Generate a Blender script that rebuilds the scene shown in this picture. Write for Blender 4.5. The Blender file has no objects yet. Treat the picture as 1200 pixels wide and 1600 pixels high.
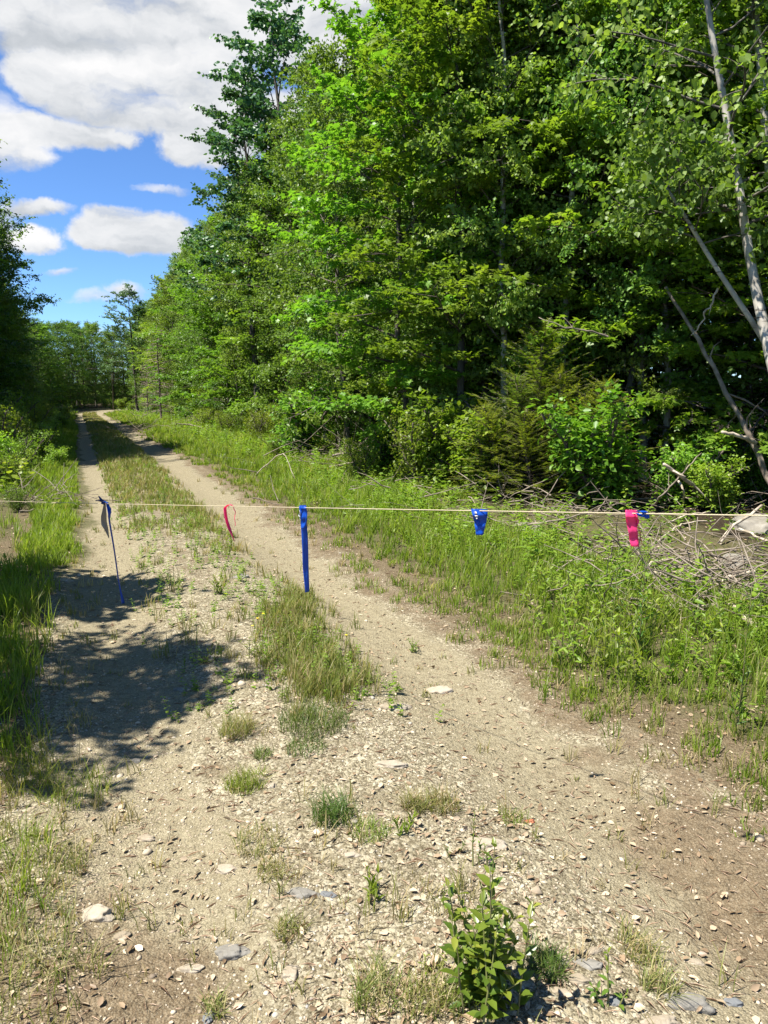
import bpy, math, random
import numpy as np
from mathutils import Vector, noise as mnoise

R = math.radians
scene = bpy.context.scene
COL = scene.collection
rng = np.random.default_rng(7)
random.seed(7)

# ------------------------------------------------------------------ camera
CAM_H = 1.6
PITCH = R(9.58)
F = 1155.0
cam_d = bpy.data.cameras.new('camera')
cam = bpy.data.objects.new('camera', cam_d)
COL.objects.link(cam)
cam.location = (0, 0, CAM_H)
cam.rotation_euler = (math.pi / 2 - PITCH, 0, 0)
cam_d.sensor_fit = 'VERTICAL'
cam_d.sensor_height = 36.0
cam_d.lens = 36.0 * F / 1600.0
cam_d.clip_start = 0.05
cam_d.clip_end = 6000
scene.camera = cam

# ------------------------------------------------------------------ sun / colour
SUN_EL = R(62)
SX, SY = -0.90, -0.436
SUN_AZ = math.atan2(SX, SY)
sd = bpy.data.lights.new('sun', 'SUN')
sd.energy = 5.0
sd.angle = R(0.53)
sd.color = (1.0, 0.955, 0.88)
sun = bpy.data.objects.new('sun', sd)
COL.objects.link(sun)
to_sun = Vector((SX * math.cos(SUN_EL), SY * math.cos(SUN_EL), math.sin(SUN_EL)))
sun.rotation_euler = to_sun.to_track_quat('Z', 'Y').to_euler()
sun.location = to_sun * 60
scene.view_settings.view_transform = 'Standard'
scene.view_settings.look = 'None'
scene.view_settings.gamma = 1.0
scene.view_settings.exposure = 1.33
scene.cycles.max_bounces = 8
scene.cycles.diffuse_bounces = 3
scene.cycles.transmission_bounces = 5
scene.cycles.glossy_bounces = 2

# ------------------------------------------------------------------ geometry helpers
def xc(y):
    """Centre reference of the road (v = 0) as x for a distance y."""
    y = np.asarray(y, float)
    b = np.clip(y - 70.0, 0, 60)
    return -0.41 * y + 0.0125 * b * b

def vcoord(x, y):
    return (np.asarray(x, float) - xc(y)) / 1.081

YP = [-30, 4, 11, 21, 34, 52, 67, 85, 130, 700]
ZP = [0.0, 0.0, -0.05, -0.12, -0.27, -0.62, -0.90, -1.0, -1.0, -1.0]

def sm(a, b, x):
    t = np.clip((np.asarray(x, float) - a) / (b - a), 0, 1)
    return t * t * (3 - 2 * t)

def wob(x, y, s, o=0.0):
    """Cheap smooth pseudo noise in about -1..1 made of rotated sines."""
    x = np.asarray(x, float) * s + o; y = np.asarray(y, float) * s - o * 0.7
    return (np.sin(1.7 * x + 0.9 * y + 1.3) + np.sin(-1.1 * x + 2.1 * y + 4.1) + np.sin(2.9 * x - 1.9 * y + 0.4) * 0.7
            + np.sin(3.7 * x + 3.1 * y + 2.2) * 0.5) / 3.2

def zf(x, y):
    x = np.asarray(x, float); y = np.asarray(y, float)
    v = vcoord(x, y)
    z = np.interp(y, YP, ZP)
    fade = 1 - sm(25, 60, y) * 0.6
    z = z - 0.045 * np.exp(-((v - 0.13) / 0.3) ** 2) * fade - 0.05 * np.exp(-((v - 1.75) / 0.32) ** 2) * fade
    z = z + 0.03 * np.exp(-((v - 0.95) / 0.4) ** 2) * fade
    z = z + 0.13 * sm(2.3, 5.5, v) + 0.12 * sm(-0.4, -2.5, v)
    z = z + 0.016 * wob(x, y, 2.1) + 0.05 * wob(x, y, 0.6, 3.0) * (sm(2.4, 4, v) + sm(-0.3, -1.5, v))
    z = z + 0.006 * wob(x, y, 9.0, 1.0)
    return z

CP, SP = math.cos(PITCH), math.sin(PITCH)
def ray(px, py):
    a, b = (px - 600) / F, (800 - py) / F
    return np.array([a, CP + b * SP, b * CP - SP])
def gp(px, py, h=0.0):
    """Point on the ground (or h above it) seen along the direction px, py of the 1200 x 1600 photograph."""
    d = ray(px, py)
    t = (h - CAM_H) / min(d[2], -1e-3)
    for _ in range(12):
        p = d * t
        g = float(zf(p[0], p[1])) + h
        t = (g - CAM_H) / min(d[2], -1e-3)
    p = d * t
    return np.array([p[0], p[1], float(zf(p[0], p[1])) + h])
def dp(px, py, y):
    """Point at distance y along that direction."""
    d = ray(px, py); t = y / d[1]
    return np.array([d[0] * t, y, CAM_H + d[2] * t])
def to_px(p):
    x, y, z = p[0], p[1], p[2] - CAM_H
    dep = y * CP - z * SP
    return 600 + F * x / dep, 800 - F * (z * CP + y * SP) / dep

def add(o):
    COL.objects.link(o); return o

def mesh_np(name, V, faces, mats, rnd=None, smooth=False, attrs=None, mat_idx=None):
    V = np.asarray(V, np.float32).reshape(-1, 3)
    me = bpy.data.meshes.new(name)
    me.vertices.add(len(V)); me.vertices.foreach_set('co', V.ravel())
    fl = [np.asarray(f, np.int32) for f in faces if len(f)]
    nl = sum(f.size for f in fl); npoly = sum(len(f) for f in fl)
    me.loops.add(nl); me.polygons.add(npoly)
    me.loops.foreach_set('vertex_index', np.concatenate([f.ravel() for f in fl]))
    tot = np.concatenate([np.full(len(f), f.shape[1], np.int32) for f in fl])
    st = np.zeros(npoly, np.int32); st[1:] = np.cumsum(tot)[:-1]
    me.polygons.foreach_set('loop_start', st)
    me.polygons.foreach_set('loop_total', tot)
    if smooth:
        me.polygons.foreach_set('use_smooth', np.ones(npoly, bool))
    for m in (mats if isinstance(mats, (list, tuple)) else [mats]):
        me.materials.append(m)
    if mat_idx is not None:
        me.polygons.foreach_set('material_index', np.asarray(mat_idx, np.int32))
    at = dict(attrs or {})
    if rnd is not None: at['rnd'] = rnd
    for k, a in at.items():
        A = me.attributes.new(k, 'FLOAT', 'POINT'); A.data.foreach_set('value', np.asarray(a, np.float32))
    me.update(calc_edges=True)
    me.validate(clean_customdata=False)
    return me

def obj(name, me, parent=None):
    o = bpy.data.objects.new(name, me); COL.objects.link(o)
    if parent is not None: o.parent = parent
    return o

def empty(name, loc=(0, 0, 0), rz=0.0):
    o = bpy.data.objects.new(name, None); COL.objects.link(o)
    o.location = [float(c) for c in loc]; o.rotation_euler = (0, 0, rz)
    o.empty_display_size = 0.2
    return o

def tag(o, label=None, cat=None, group=None, kind=None):
    if label: o['label'] = label
    if cat: o['category'] = cat
    if group: o['group'] = group
    if kind: o['kind'] = kind
    return o

def copy_tree(root):
    c = root.copy(); COL.objects.link(c)
    for ch in list(root.children):
        k = ch.copy(); COL.objects.link(k); k.parent = c
        for g in ch.children:
            q = g.copy(); COL.objects.link(q); q.parent = k
    return c

def nrm(a):
    return a / np.maximum(np.linalg.norm(a, axis=-1, keepdims=True), 1e-9)

class MB:
    """Collects tubes into one mesh."""
    def __init__(self): self.V = []; self.Q = []; self.T = []; self.n = 0; self.rn = []
    def tube(self, P, rad, sides=5, cap=True, rnd=None):
        P = np.asarray(P, float); n = len(P); rad = np.broadcast_to(np.asarray(rad, float), (n,))
        T = np.gradient(P, axis=0); T = nrm(T)
        up = np.array([0, 0, 1.0]) if abs(T[0, 2]) < 0.85 else np.array([1.0, 0, 0])
        A = nrm(np.cross(T, up)); B = np.cross(T, A)
        th = np.arange(sides) * 2 * math.pi / sides
        ring = P[:, None] + rad[:, None, None] * (np.cos(th)[None, :, None] * A[:, None] + np.sin(th)[None, :, None] * B[:, None])
        self.V.append(ring.reshape(-1, 3))
        i = np.arange(n - 1)[:, None] * sides; j = np.arange(sides)[None]; k = (j + 1) % sides
        self.Q.append((np.stack([i + j, i + k, i + sides + k, i + sides + j], -1).reshape(-1, 4) + self.n))
        if cap and sides > 2:
            for e in (0, (n - 1) * sides):
                c = [(e + 0, e + q, e + q + 1) for q in range(1, sides - 1)]
                self.T.append(np.array(c) + self.n)
        self.rn.append(np.full(n * sides, random.random() if rnd is None else rnd))
        self.n += n * sides
    def mesh(self, name, mat, smooth=True):
        return mesh_np(name, np.concatenate(self.V), [np.concatenate(self.Q)] + ([np.concatenate(self.T)] if self.T else []), mat, rnd=np.concatenate(self.rn), smooth=smooth)

# leaf outlines: x along, y across (half widths), z fold
LEAF4 = (np.array([[0, 0, 0], [.45, .5, .09], [1, 0, 0], [.45, -.5, .09]]), np.array([[0, 2, 1], [0, 3, 2]]))
LEAF6 = (np.array([[0, 0, 0], [.28, .42, .07], [.62, .36, .08], [1, 0, -.05], [.62, -.36, .08], [.28, -.42, .07], [.5, 0, 0]]),
         np.array([[0, 6, 1], [1, 6, 2], [2, 6, 3], [3, 6, 4], [4, 6, 5], [5, 6, 0]]))
MAPLE = (np.array([[0, 0, 0], [.05, .36, -.03], [.34, .24, .03], [.52, .62, -.04], [.62, .2, .03], [1, 0, -.08],
                   [.62, -.2, .03], [.52, -.62, -.04], [.34, -.24, .03], [.05, -.36, -.03], [.38, 0, .04]]),
         np.array([[10, a, b] for a, b in zip(range(0, 10), list(range(1, 10)) + [0])][:]))
MAPLE = (MAPLE[0], np.array([[10, (a + 1) % 10, a] for a in range(10)]))
def _spray(n=7, w=.30):
    V = [[0, 0, 0]]; Fc = []
    V += [[0, .02, 0], [0, -.02, 0], [1, 0, -.03]]; Fc += [[1, 2, 3]]
    for i in range(n):
        x = .06 + .84 * i / n; L = w * (1 - .65 * i / n)
        for s in (1, -1):
            b = len(V)
            V += [[x, 0, 0], [x + .075, 0, 0], [x + .13 + L * .35, s * L, -.02]]
            Fc.append([b, b + 1, b + 2] if s > 0 else [b + 1, b, b + 2])
    return np.array(V), np.array(Fc)
SPRAY = _spray()
NEEDLE = _spray(9, .16)

def leaves(P, D, N, L, W, tmpl, rnd):
    T, Fc = tmpl; k = len(T)
    D = nrm(D); S = nrm(np.cross(N, D)); N2 = np.cross(D, S)
    L = np.broadcast_to(L, (len(P),)); W = np.broadcast_to(W, (len(P),))
    V = (P[:, None] + D[:, None] * (T[None, :, 0:1] * L[:, None, None]) + S[:, None] * (T[None, :, 1:2] * W[:, None, None])
         + N2[:, None] * (T[None, :, 2:3] * L[:, None, None]))
    Fa = (Fc[None] + (np.arange(len(P)) * k)[:, None, None]).reshape(-1, 3)
    return V.reshape(-1, 3), Fa, np.repeat(rnd, k)

def merge(parts):
    V, Fs, Rn, n = [], [], [], 0
    for v, f, r in parts:
        V.append(v); Fs.append(f + n); Rn.append(r); n += len(v)
    return np.concatenate(V), np.concatenate(Fs), np.concatenate(Rn)

# ------------------------------------------------------------------ node helpers
def new_mat(name):
    m = bpy.data.materials.new(name); m.use_nodes = True
    m.node_tree.nodes.clear()
    return m, m.node_tree.nodes, m.node_tree.links
def N_(nodes, t, **kw):
    n = nodes.new(t)
    for k, v in kw.items():
        if hasattr(n, k): setattr(n, k, v)
    return n
def ramp(nodes, stops, interp='LINEAR'):
    r = nodes.new('ShaderNodeValToRGB'); e = r.color_ramp.elements; r.color_ramp.interpolation = interp
    while len(e) > 1: e.remove(e[-1])
    e[0].position = stops[0][0]; e[0].color = (*stops[0][1], 1)
    for p, c in stops[1:]:
        q = e.new(p); q.color = (*c, 1)
    return r

def leaf_mat(name, stops, trans=0.42, tint=(1.25, 1.35, 0.55), rough=0.42, spec=0.35, vary=0.22, hue=0.02):
    m, n, l = new_mat(name)
    at = N_(n, 'ShaderNodeAttribute'); at.attribute_name = 'rnd'
    r = ramp(n, stops); l.new(at.outputs['Fac'], r.inputs[0])
    oi = n.new('ShaderNodeObjectInfo')
    hs = n.new('ShaderNodeHueSaturation')
    mv = N_(n, 'ShaderNodeMapRange'); mv.inputs[3].default_value = 1 - vary; mv.inputs[4].default_value = 1 + vary
    l.new(oi.outputs['Random'], mv.inputs[0]); l.new(mv.outputs[0], hs.inputs['Value'])
    w = N_(n, 'ShaderNodeMath', operation='FRACT'); w2 = N_(n, 'ShaderNodeMath', operation='MULTIPLY'); w2.inputs[1].default_value = 7.31
    l.new(oi.outputs['Random'], w2.inputs[0]); l.new(w2.outputs[0], w.inputs[0])
    mh = N_(n, 'ShaderNodeMapRange'); mh.inputs[3].default_value = 0.5 - hue; mh.inputs[4].default_value = 0.5 + hue
    l.new(w.outputs[0], mh.inputs[0]); l.new(mh.outputs[0], hs.inputs['Hue'])
    l.new(r.outputs[0], hs.inputs['Color'])
    p = n.new('ShaderNodeBsdfPrincipled'); p.inputs['Roughness'].default_value = rough; p.inputs['Specular IOR Level'].default_value = spec
    l.new(hs.outputs[0], p.inputs['Base Color'])
    mx = n.new('ShaderNodeMix'); mx.data_type = 'RGBA'; mx.blend_type = 'MULTIPLY'; mx.inputs[0].default_value = 1
    l.new(hs.outputs[0], mx.inputs[6]); mx.inputs[7].default_value = (*tint, 1)
    t = n.new('ShaderNodeBsdfTranslucent'); l.new(mx.outputs[2], t.inputs['Color'])
    ms = n.new('ShaderNodeMixShader'); ms.inputs[0].default_value = trans
    l.new(p.outputs[0], ms.inputs[1]); l.new(t.outputs[0], ms.inputs[2])
    o = n.new('ShaderNodeOutputMaterial'); l.new(ms.outputs[0], o.inputs[0])
    return m

def bark_mat(name, c1, c2, scale=6.0, stretch=(1, 1, 0.2), bands=None, rough=0.85, bump=0.4):
    m, n, l = new_mat(name)
    tc = n.new('ShaderNodeTexCoord'); mp = n.new('ShaderNodeMapping'); mp.inputs['Scale'].default_value = stretch
    l.new(tc.outputs['Object'], mp.inputs[0])
    nz = n.new('ShaderNodeTexNoise'); nz.inputs['Scale'].default_value = scale; nz.inputs['Detail'].default_value = 6
    l.new(mp.outputs[0], nz.inputs['Vector'])
    r = ramp(n, [(0.32, c1), (0.68, c2)]); l.new(nz.outputs[0], r.inputs[0])
    colr = r.outputs[0]
    if bands:
        mp2 = n.new('ShaderNodeMapping'); mp2.inputs['Scale'].default_value = (1.2, 1.2, 9)
        l.new(tc.outputs['Object'], mp2.inputs[0])
        nb = n.new('ShaderNodeTexNoise'); nb.inputs['Scale'].default_value = 3; nb.inputs['Detail'].default_value = 4
        l.new(mp2.outputs[0], nb.inputs['Vector'])
        rb = ramp(n, [(0.60, (0, 0, 0)), (0.66, (1, 1, 1))]); l.new(nb.outputs[0], rb.inputs[0])
        mx = n.new('ShaderNodeMix'); mx.data_type = 'RGBA'
        l.new(rb.outputs[0], mx.inputs[0]); l.new(colr, mx.inputs[6]); mx.inputs[7].default_value = (*bands, 1)
        colr = mx.outputs[2]
    p = n.new('ShaderNodeBsdfPrincipled'); p.inputs['Roughness'].default_value = rough
    l.new(colr, p.inputs['Base Color'])
    b = n.new('ShaderNodeBump'); b.inputs['Strength'].default_value = bump; b.inputs['Distance'].default_value = 0.02
    l.new(nz.outputs[0], b.inputs['Height']); l.new(b.outputs[0], p.inputs['Normal'])
    o = n.new('ShaderNodeOutputMaterial'); l.new(p.outputs[0], o.inputs[0])
    return m

# ------------------------------------------------------------------ materials
M = {}
M['birch_leaf'] = leaf_mat('birch_leaf', [(0, (.110, .190, .036)), (.5, (.160, .255, .046)), (1, (.235, .320, .075))], spec=.3, rough=.45, trans=.46)
M['maple_leaf'] = leaf_mat('maple_leaf', [(0, (.110, .205, .024)), (.5, (.170, .285, .030)), (1, (.260, .355, .040))], trans=.5)
M['poplar_leaf'] = leaf_mat('poplar_leaf', [(0, (.050, .105, .040)), (.5, (.072, .145, .050)), (1, (.110, .190, .075))], spec=.45, trans=.3)
M['ash_leaf'] = leaf_mat('ash_leaf', [(0, (.098, .175, .030)), (.6, (.148, .245, .038)), (1, (.215, .305, .055))], trans=.46)
M['dark_leaf'] = leaf_mat('dark_leaf', [(0, (.055, .110, .018)), (.6, (.088, .160, .024)), (1, (.135, .210, .034))], trans=.4)
M['conifer'] = leaf_mat('conifer', [(0, (.028, .065, .026)), (.6, (.046, .095, .034)), (1, (.070, .130, .042))], trans=.2, spec=.25)
M['cedar'] = leaf_mat('cedar', [(0, (.10, .155, .016)), (.6, (.170, .225, .022)), (1, (.25, .28, .035))], trans=.5, spec=.2)
M['weed_leaf'] = leaf_mat('weed_leaf', [(0, (.115, .190, .020)), (.5, (.180, .262, .028)), (1, (.260, .320, .045))], trans=.48)
M['young_leaf'] = leaf_mat('young_leaf', [(0, (.045, .105, .018)), (.4, (.085, .165, .022)), (.75, (.165, .245, .030)), (1, (.27, .32, .045))], trans=.4, rough=.35, spec=.5)
M['grass'] = leaf_mat('grass', [(0, (.130, .190, .020)), (.45, (.215, .275, .034)), (.8, (.250, .280, .055)), (.93, (.36, .31, .13)), (1, (.46, .38, .20))], trans=.55, spec=.25, vary=.05)
M['dry_grass'] = leaf_mat('dry_grass', [(0, (.130, .170, .036)), (.4, (.200, .215, .058)), (.7, (.30, .255, .110)), (1, (.46, .37, .21))], trans=.38, spec=.2, vary=.05)
M['dark_grass'] = leaf_mat('dark_grass', [(0, (.055, .100, .016)), (.7, (.095, .150, .024)), (1, (.16, .18, .05))], trans=.3, vary=.05)
M['litter'] = leaf_mat('litter', [(0, (.14, .085, .05)), (.5, (.30, .20, .13)), (1, (.50, .38, .27))], trans=.1, tint=(1.1, .9, .7), vary=.05)
M['birch_bark'] = bark_mat('birch_bark', (.20, .18, .145), (.46, .42, .355), 7, (1, 1, .6), bands=(.08, .065, .05))
M['grey_bark'] = bark_mat('grey_bark', (.045, .038, .03), (.125, .108, .085), 9)
M['brown_bark'] = bark_mat('brown_bark', (.05, .036, .026), (.14, .10, .07), 9)
M['dead_wood'] = bark_mat('dead_wood', (.09, .068, .048), (.27, .22, .165), 12, (1, 1, 1))
M['pale_wood'] = bark_mat('pale_wood', (.24, .19, .13), (.52, .44, .34), 10, (1, 1, 1))
M['dark_twig'] = bark_mat('dark_twig', (.045, .035, .03), (.12, .09, .07), 12, (1, 1, 1))
M['stem'] = leaf_mat('stem', [(0, (.10, .09, .04)), (1, (.15, .16, .05))], trans=.0, vary=.05)

def stone_mat(name, stops, rough=0.8, bump=.5, sc=9, island=False):
    m, n, l = new_mat(name)
    tc = n.new('ShaderNodeTexCoord')
    nz = n.new('ShaderNodeTexNoise'); nz.inputs['Scale'].default_value = sc; nz.inputs['Detail'].default_value = 8; nz.inputs['Roughness'].default_value = .65
    l.new(tc.outputs['Object'], nz.inputs['Vector'])
    at = N_(n, 'ShaderNodeAttribute'); at.attribute_name = 'rnd'
    oi = n.new('ShaderNodeObjectInfo')
    a1 = N_(n, 'ShaderNodeMath', operation='MULTIPLY_ADD'); a1.inputs[1].default_value = .55
    a2 = N_(n, 'ShaderNodeMath', operation='MULTIPLY_ADD'); a2.inputs[1].default_value = .9; a2.inputs[2].default_value = -.45
    l.new(nz.outputs[0], a2.inputs[0])
    l.new(at.outputs['Fac'], a1.inputs[0]); l.new(a2.outputs[0], a1.inputs[2])
    ad = N_(n, 'ShaderNodeMath', operation='ADD'); l.new(a1.outputs[0], ad.inputs[0])
    ad.inputs[1].default_value = .25
    r = ramp(n, stops); l.new(ad.outputs[0], r.inputs[0])
    p = n.new('ShaderNodeBsdfPrincipled'); p.inputs['Roughness'].default_value = rough; p.inputs['Specular IOR Level'].default_value = .3
    l.new(r.outputs[0], p.inputs['Base Color'])
    b = n.new('ShaderNodeBump'); b.inputs['Strength'].default_value = bump; b.inputs['Distance'].default_value = .01
    l.new(nz.outputs[0], b.inputs['Height']); l.new(b.outputs[0], p.inputs['Normal'])
    o = n.new('ShaderNodeOutputMaterial'); l.new(p.outputs[0], o.inputs[0])
    return m
M['gravel'] = stone_mat('gravel', [(0, (.09, .07, .05)), (.25, (.20, .155, .105)), (.5, (.34, .28, .195)), (.75, (.46, .395, .29)), (.9, (.27, .26, .24)), (1, (.56, .50, .41))], bump=.2)
M['boulder'] = stone_mat('boulder', [(0, (.085, .075, .058)), (.4, (.19, .172, .14)), (.65, (.30, .28, .24)), (1, (.44, .415, .365))], bump=1., sc=9)
M['grey_stone'] = stone_mat('grey_stone', [(0, (.09, .077, .057)), (.4, (.17, .157, .13)), (1, (.30, .285, .25))], sc=22, bump=.9)
M['pale_stone'] = stone_mat('pale_stone', [(0, (.13, .10, .065)), (.35, (.25, .205, .14)), (.65, (.36, .31, .235)), (1, (.50, .445, .36))], sc=22, bump=.9)
M['blue_stone'] = stone_mat('blue_stone', [(0, (.085, .085, .078)), (.5, (.145, .15, .15)), (1, (.25, .26, .26))], sc=22, bump=.9)
M['rust_stone'] = stone_mat('rust_stone', [(0, (.18, .06, .03)), (.5, (.32, .12, .06)), (1, (.42, .19, .10))], sc=14)

# ------------------------------------------------------------------ ground sheet
def axis(lo, hi, fine_lo, fine_hi, step, g):
    a = list(np.arange(fine_lo, fine_hi + step / 2, step)); s = step; p = a[-1]; up = []
    while p < hi: s *= g; p += s; up.append(p)
    s = step; p = a[0]; dn = []
    while p > lo: s *= g; p -= s; dn.append(p)
    return np.array(dn[::-1] + a + up)
def ground_masks(x, y):
    v = vcoord(x, y)
    w1 = wob(x, y, 1.4); w2 = wob(x, y, 3.3, 2.0); w3 = wob(x, y, .5, 5.)
    e = v + .12 * w1 + .06 * w2
    tr = np.maximum(np.exp(-((e - .13) / .34) ** 4), np.exp(-((e - 1.75) / .36) ** 4))
    road = sm(-.45, -.15, e) * (1 - sm(2.15, 2.55, e))
    # brown soil where the ruts meet the near edge of the view, and bands of it along the ruts
    soil = np.maximum(np.exp(-((e - 2.05) / .5) ** 2) * (1 - sm(2.2, 3.6, y + .3 * w2)), np.exp(-((e + .0) / .42) ** 2) * (1 - sm(1.75, 2.25, y + .2 * w2)))
    soil = np.maximum(soil, .55 * np.exp(-((e - .82 - .1 * w1) / .16) ** 2) * sm(4.5, 6.5, y))
    soil = np.maximum(soil, .75 * sm(.1, .6, w1 * .6 + w2 * .5) * (1 - .7 * tr) * (.5 + .5 * sm(.3, .6, e)))
    soil = np.maximum(soil, .7 * np.exp(-((e - 2.25) / .18) ** 2))
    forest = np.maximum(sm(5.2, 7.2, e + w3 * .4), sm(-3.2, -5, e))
    green = np.maximum(sm(2.3, 2.9, e), 1 - sm(-1.0, -.35, e) )
    green = np.maximum(green * .8, .75 * np.exp(-((e - .95) / .38) ** 4) * sm(6, 13, y) * (.6 + .4 * w2))
    green = np.maximum(green, np.exp(-((e + .3) / .35) ** 4) * sm(4, 8, y))
    return dict(track=tr, soil=np.clip(soil, 0, 1), forest=forest, green=np.clip(green, 0, 1), road=road)
va = axis(-900, 900, -2.5, 4.5, .045, 1.13)
ya = [-40, -20, -10, -5, -2, 0, .6]
s = .035; p = 1.0
while p < 900:
    ya.append(p); s = max(.035, .009 * p) if p < 30 else .03 * p; p += s
ya = np.array(ya)
VV, YY = np.meshgrid(va, ya)
XX = xc(np.minimum(YY, 130)) + 1.081 * VV
GV = np.stack([XX, YY, zf(XX, YY)], -1).reshape(-1, 3)
nv, ny = len(va), len(ya)
i0 = (np.arange(ny - 1)[:, None] * nv + np.arange(nv - 1)[None]).ravel()
GF = np.stack([i0, i0 + 1, i0 + 1 + nv, i0 + nv], -1)

def ground_mat():
    m, n, l = new_mat('ground')
    tc = n.new('ShaderNodeTexCoord'); P = tc.outputs['Object']
    def att(k):
        a = N_(n, 'ShaderNodeAttribute'); a.attribute_name = k; return a.outputs['Fac']
    def nz(sc, d=5, rg=.6):
        q = n.new('ShaderNodeTexNoise'); q.inputs['Scale'].default_value = sc; q.inputs['Detail'].default_value = d; q.inputs['Roughness'].default_value = rg
        l.new(P, q.inputs['Vector']); return q.outputs[0]
    def mth(op, a, b=None, c=None, clamp=False):
        q = N_(n, 'ShaderNodeMath', operation=op); q.use_clamp = clamp
        for k, z in enumerate((a, b, c)):
            if z is None: continue
            if isinstance(z, (int, float)): q.inputs[k].default_value = z
            else: l.new(z, q.inputs[k])
        return q.outputs[0]
    def mix(f, a, b, bt='MIX'):
        q = n.new('ShaderNodeMix'); q.data_type = 'RGBA'; q.blend_type = bt
        for k, z in ((0, f), (6, a), (7, b)):
            if isinstance(z, (int, float)): q.inputs[k].default_value = z
            elif isinstance(z, tuple): q.inputs[k].default_value = (*z, 1)
            else: l.new(z, q.inputs[k])
        return q.outputs[2]
    def vor(sc):
        q = n.new('ShaderNodeTexVoronoi'); q.inputs['Scale'].default_value = sc
        wq = n.new('ShaderNodeTexNoise'); wq.inputs['Scale'].default_value = sc * .7; l.new(P, wq.inputs['Vector'])
        va_ = N_(n, 'ShaderNodeVectorMath', operation='MULTIPLY_ADD'); va_.inputs[1].default_value = (.5 / sc, .5 / sc, .5 / sc)
        l.new(wq.outputs['Color'], va_.inputs[0]); l.new(P, va_.inputs[2])
        l.new(va_.outputs[0], q.inputs['Vector']); return q
    v1 = vor(60); v2 = vor(130); v3 = vor(300)
    def cell(v):
        sp = n.new('ShaderNodeSeparateColor'); l.new(v.outputs['Color'], sp.inputs[0]); return sp.outputs[0]
    stone_stops = [(0, (.05, .038, .024)), (.3, (.14, .108, .066)), (.55, (.29, .235, .15)), (.8, (.47, .395, .27)), (1, (.66, .575, .43))]
    def rp(f, st):
        r = ramp(n, st); l.new(f, r.inputs[0]); return r.outputs[0]
    big, fine, micro = rp(cell(v1), stone_stops), rp(cell(v2), stone_stops), rp(cell(v3), stone_stops)
    n1, n2, n3, n4 = nz(1.6), nz(6), nz(28, 6, .7), nz(120, 4, .7)
    grit = mix(.42, fine, micro)
    isbig = mth('GREATER_THAN', mth('ADD', cell(v1), mth('MULTIPLY', n2, .35)), .86)
    gravel = mix(mth('MULTIPLY', isbig, .8), grit, big); gravel = mix(mth('MULTIPLY', rp(n2, [(.42, (0, 0, 0)), (.62, (1, 1, 1))]), .42), gravel, rp(n3, [(.3, (.10, .078, .045)), (.7, (.24, .19, .12))]))
    sand = rp(n3, [(.25, (.20, .158, .10)), (.5, (.335, .275, .178)), (.75, (.45, .38, .255))])
    sand = mix(.35, sand, micro)
    soil = rp(n3, [(.25, (.075, .048, .028)), (.5, (.165, .108, .064)), (.75, (.29, .20, .125))])
    soil = mix(.22, soil, micro)
    lit = rp(n4, [(.25, (.07, .05, .03)), (.5, (.17, .125, .075)), (.7, (.30, .235, .15))])
    lit = mix(.4, lit, rp(cell(v2), [(0, (.06, .04, .025)), (.5, (.17, .12, .07)), (1, (.34, .27, .18))]))
    mossy = rp(n3, [(.3, (.055, .060, .022)), (.5, (.105, .105, .040)), (.62, (.17, .13, .075)), (.78, (.27, .215, .13))])
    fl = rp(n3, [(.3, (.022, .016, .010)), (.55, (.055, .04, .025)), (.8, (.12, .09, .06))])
    def soft(a, lo, hi, nn=n2, amt=.5):
        x = mth('ADD', a, mth('MULTIPLY', mth('SUBTRACT', nn, .5), amt))
        q = N_(n, 'ShaderNodeMapRange'); q.interpolation_type = 'SMOOTHSTEP'; q.inputs[1].default_value = lo; q.inputs[2].default_value = hi
        l.new(x, q.inputs[0]); return q.outputs[0]
    c = mix(soft(att('track'), .25, .85), gravel, sand)
    c = mix(mth('MULTIPLY', soft(att('soil'), .3, .8, n2, .9), .85), c, soil)
    c = mix(soft(att('road'), .35, .65, n2, .7), lit, c)
    c = mix(mth('MULTIPLY', soft(att('green'), .35, .8, n2, .8), .8), c, mossy)
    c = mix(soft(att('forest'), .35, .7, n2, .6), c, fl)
    c = mix(1.0, c, (.70, .725, .70), 'MULTIPLY')
    p = n.new('ShaderNodeBsdfPrincipled'); p.inputs['Roughness'].default_value = .95; p.inputs['Specular IOR Level'].default_value = .1
    l.new(c, p.inputs['Base Color'])
    h = mth('ADD', mth('MULTIPLY', mth('SUBTRACT', 1.0, v1.outputs['Distance']), mth('MULTIPLY', isbig, .012)), mth('MULTIPLY', mth('SUBTRACT', 1.0, v2.outputs['Distance']), .005))
    h = mth('ADD', h, mth('MULTIPLY', n3, .006)); h = mth('ADD', h, mth('MULTIPLY', n4, .005))
    b = n.new('ShaderNodeBump'); b.inputs['Strength'].default_value = .9; b.inputs['Distance'].default_value = 1.0
    l.new(h, b.inputs['Height']); l.new(b.outputs[0], p.inputs['Normal'])
    o = n.new('ShaderNodeOutputMaterial'); l.new(p.outputs[0], o.inputs[0])
    return m
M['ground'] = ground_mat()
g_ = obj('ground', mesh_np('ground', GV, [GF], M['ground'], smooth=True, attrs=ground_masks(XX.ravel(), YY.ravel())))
tag(g_, 'gravelly two rut dirt road running straight between grassy verges and forest floor', kind='structure')

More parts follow.
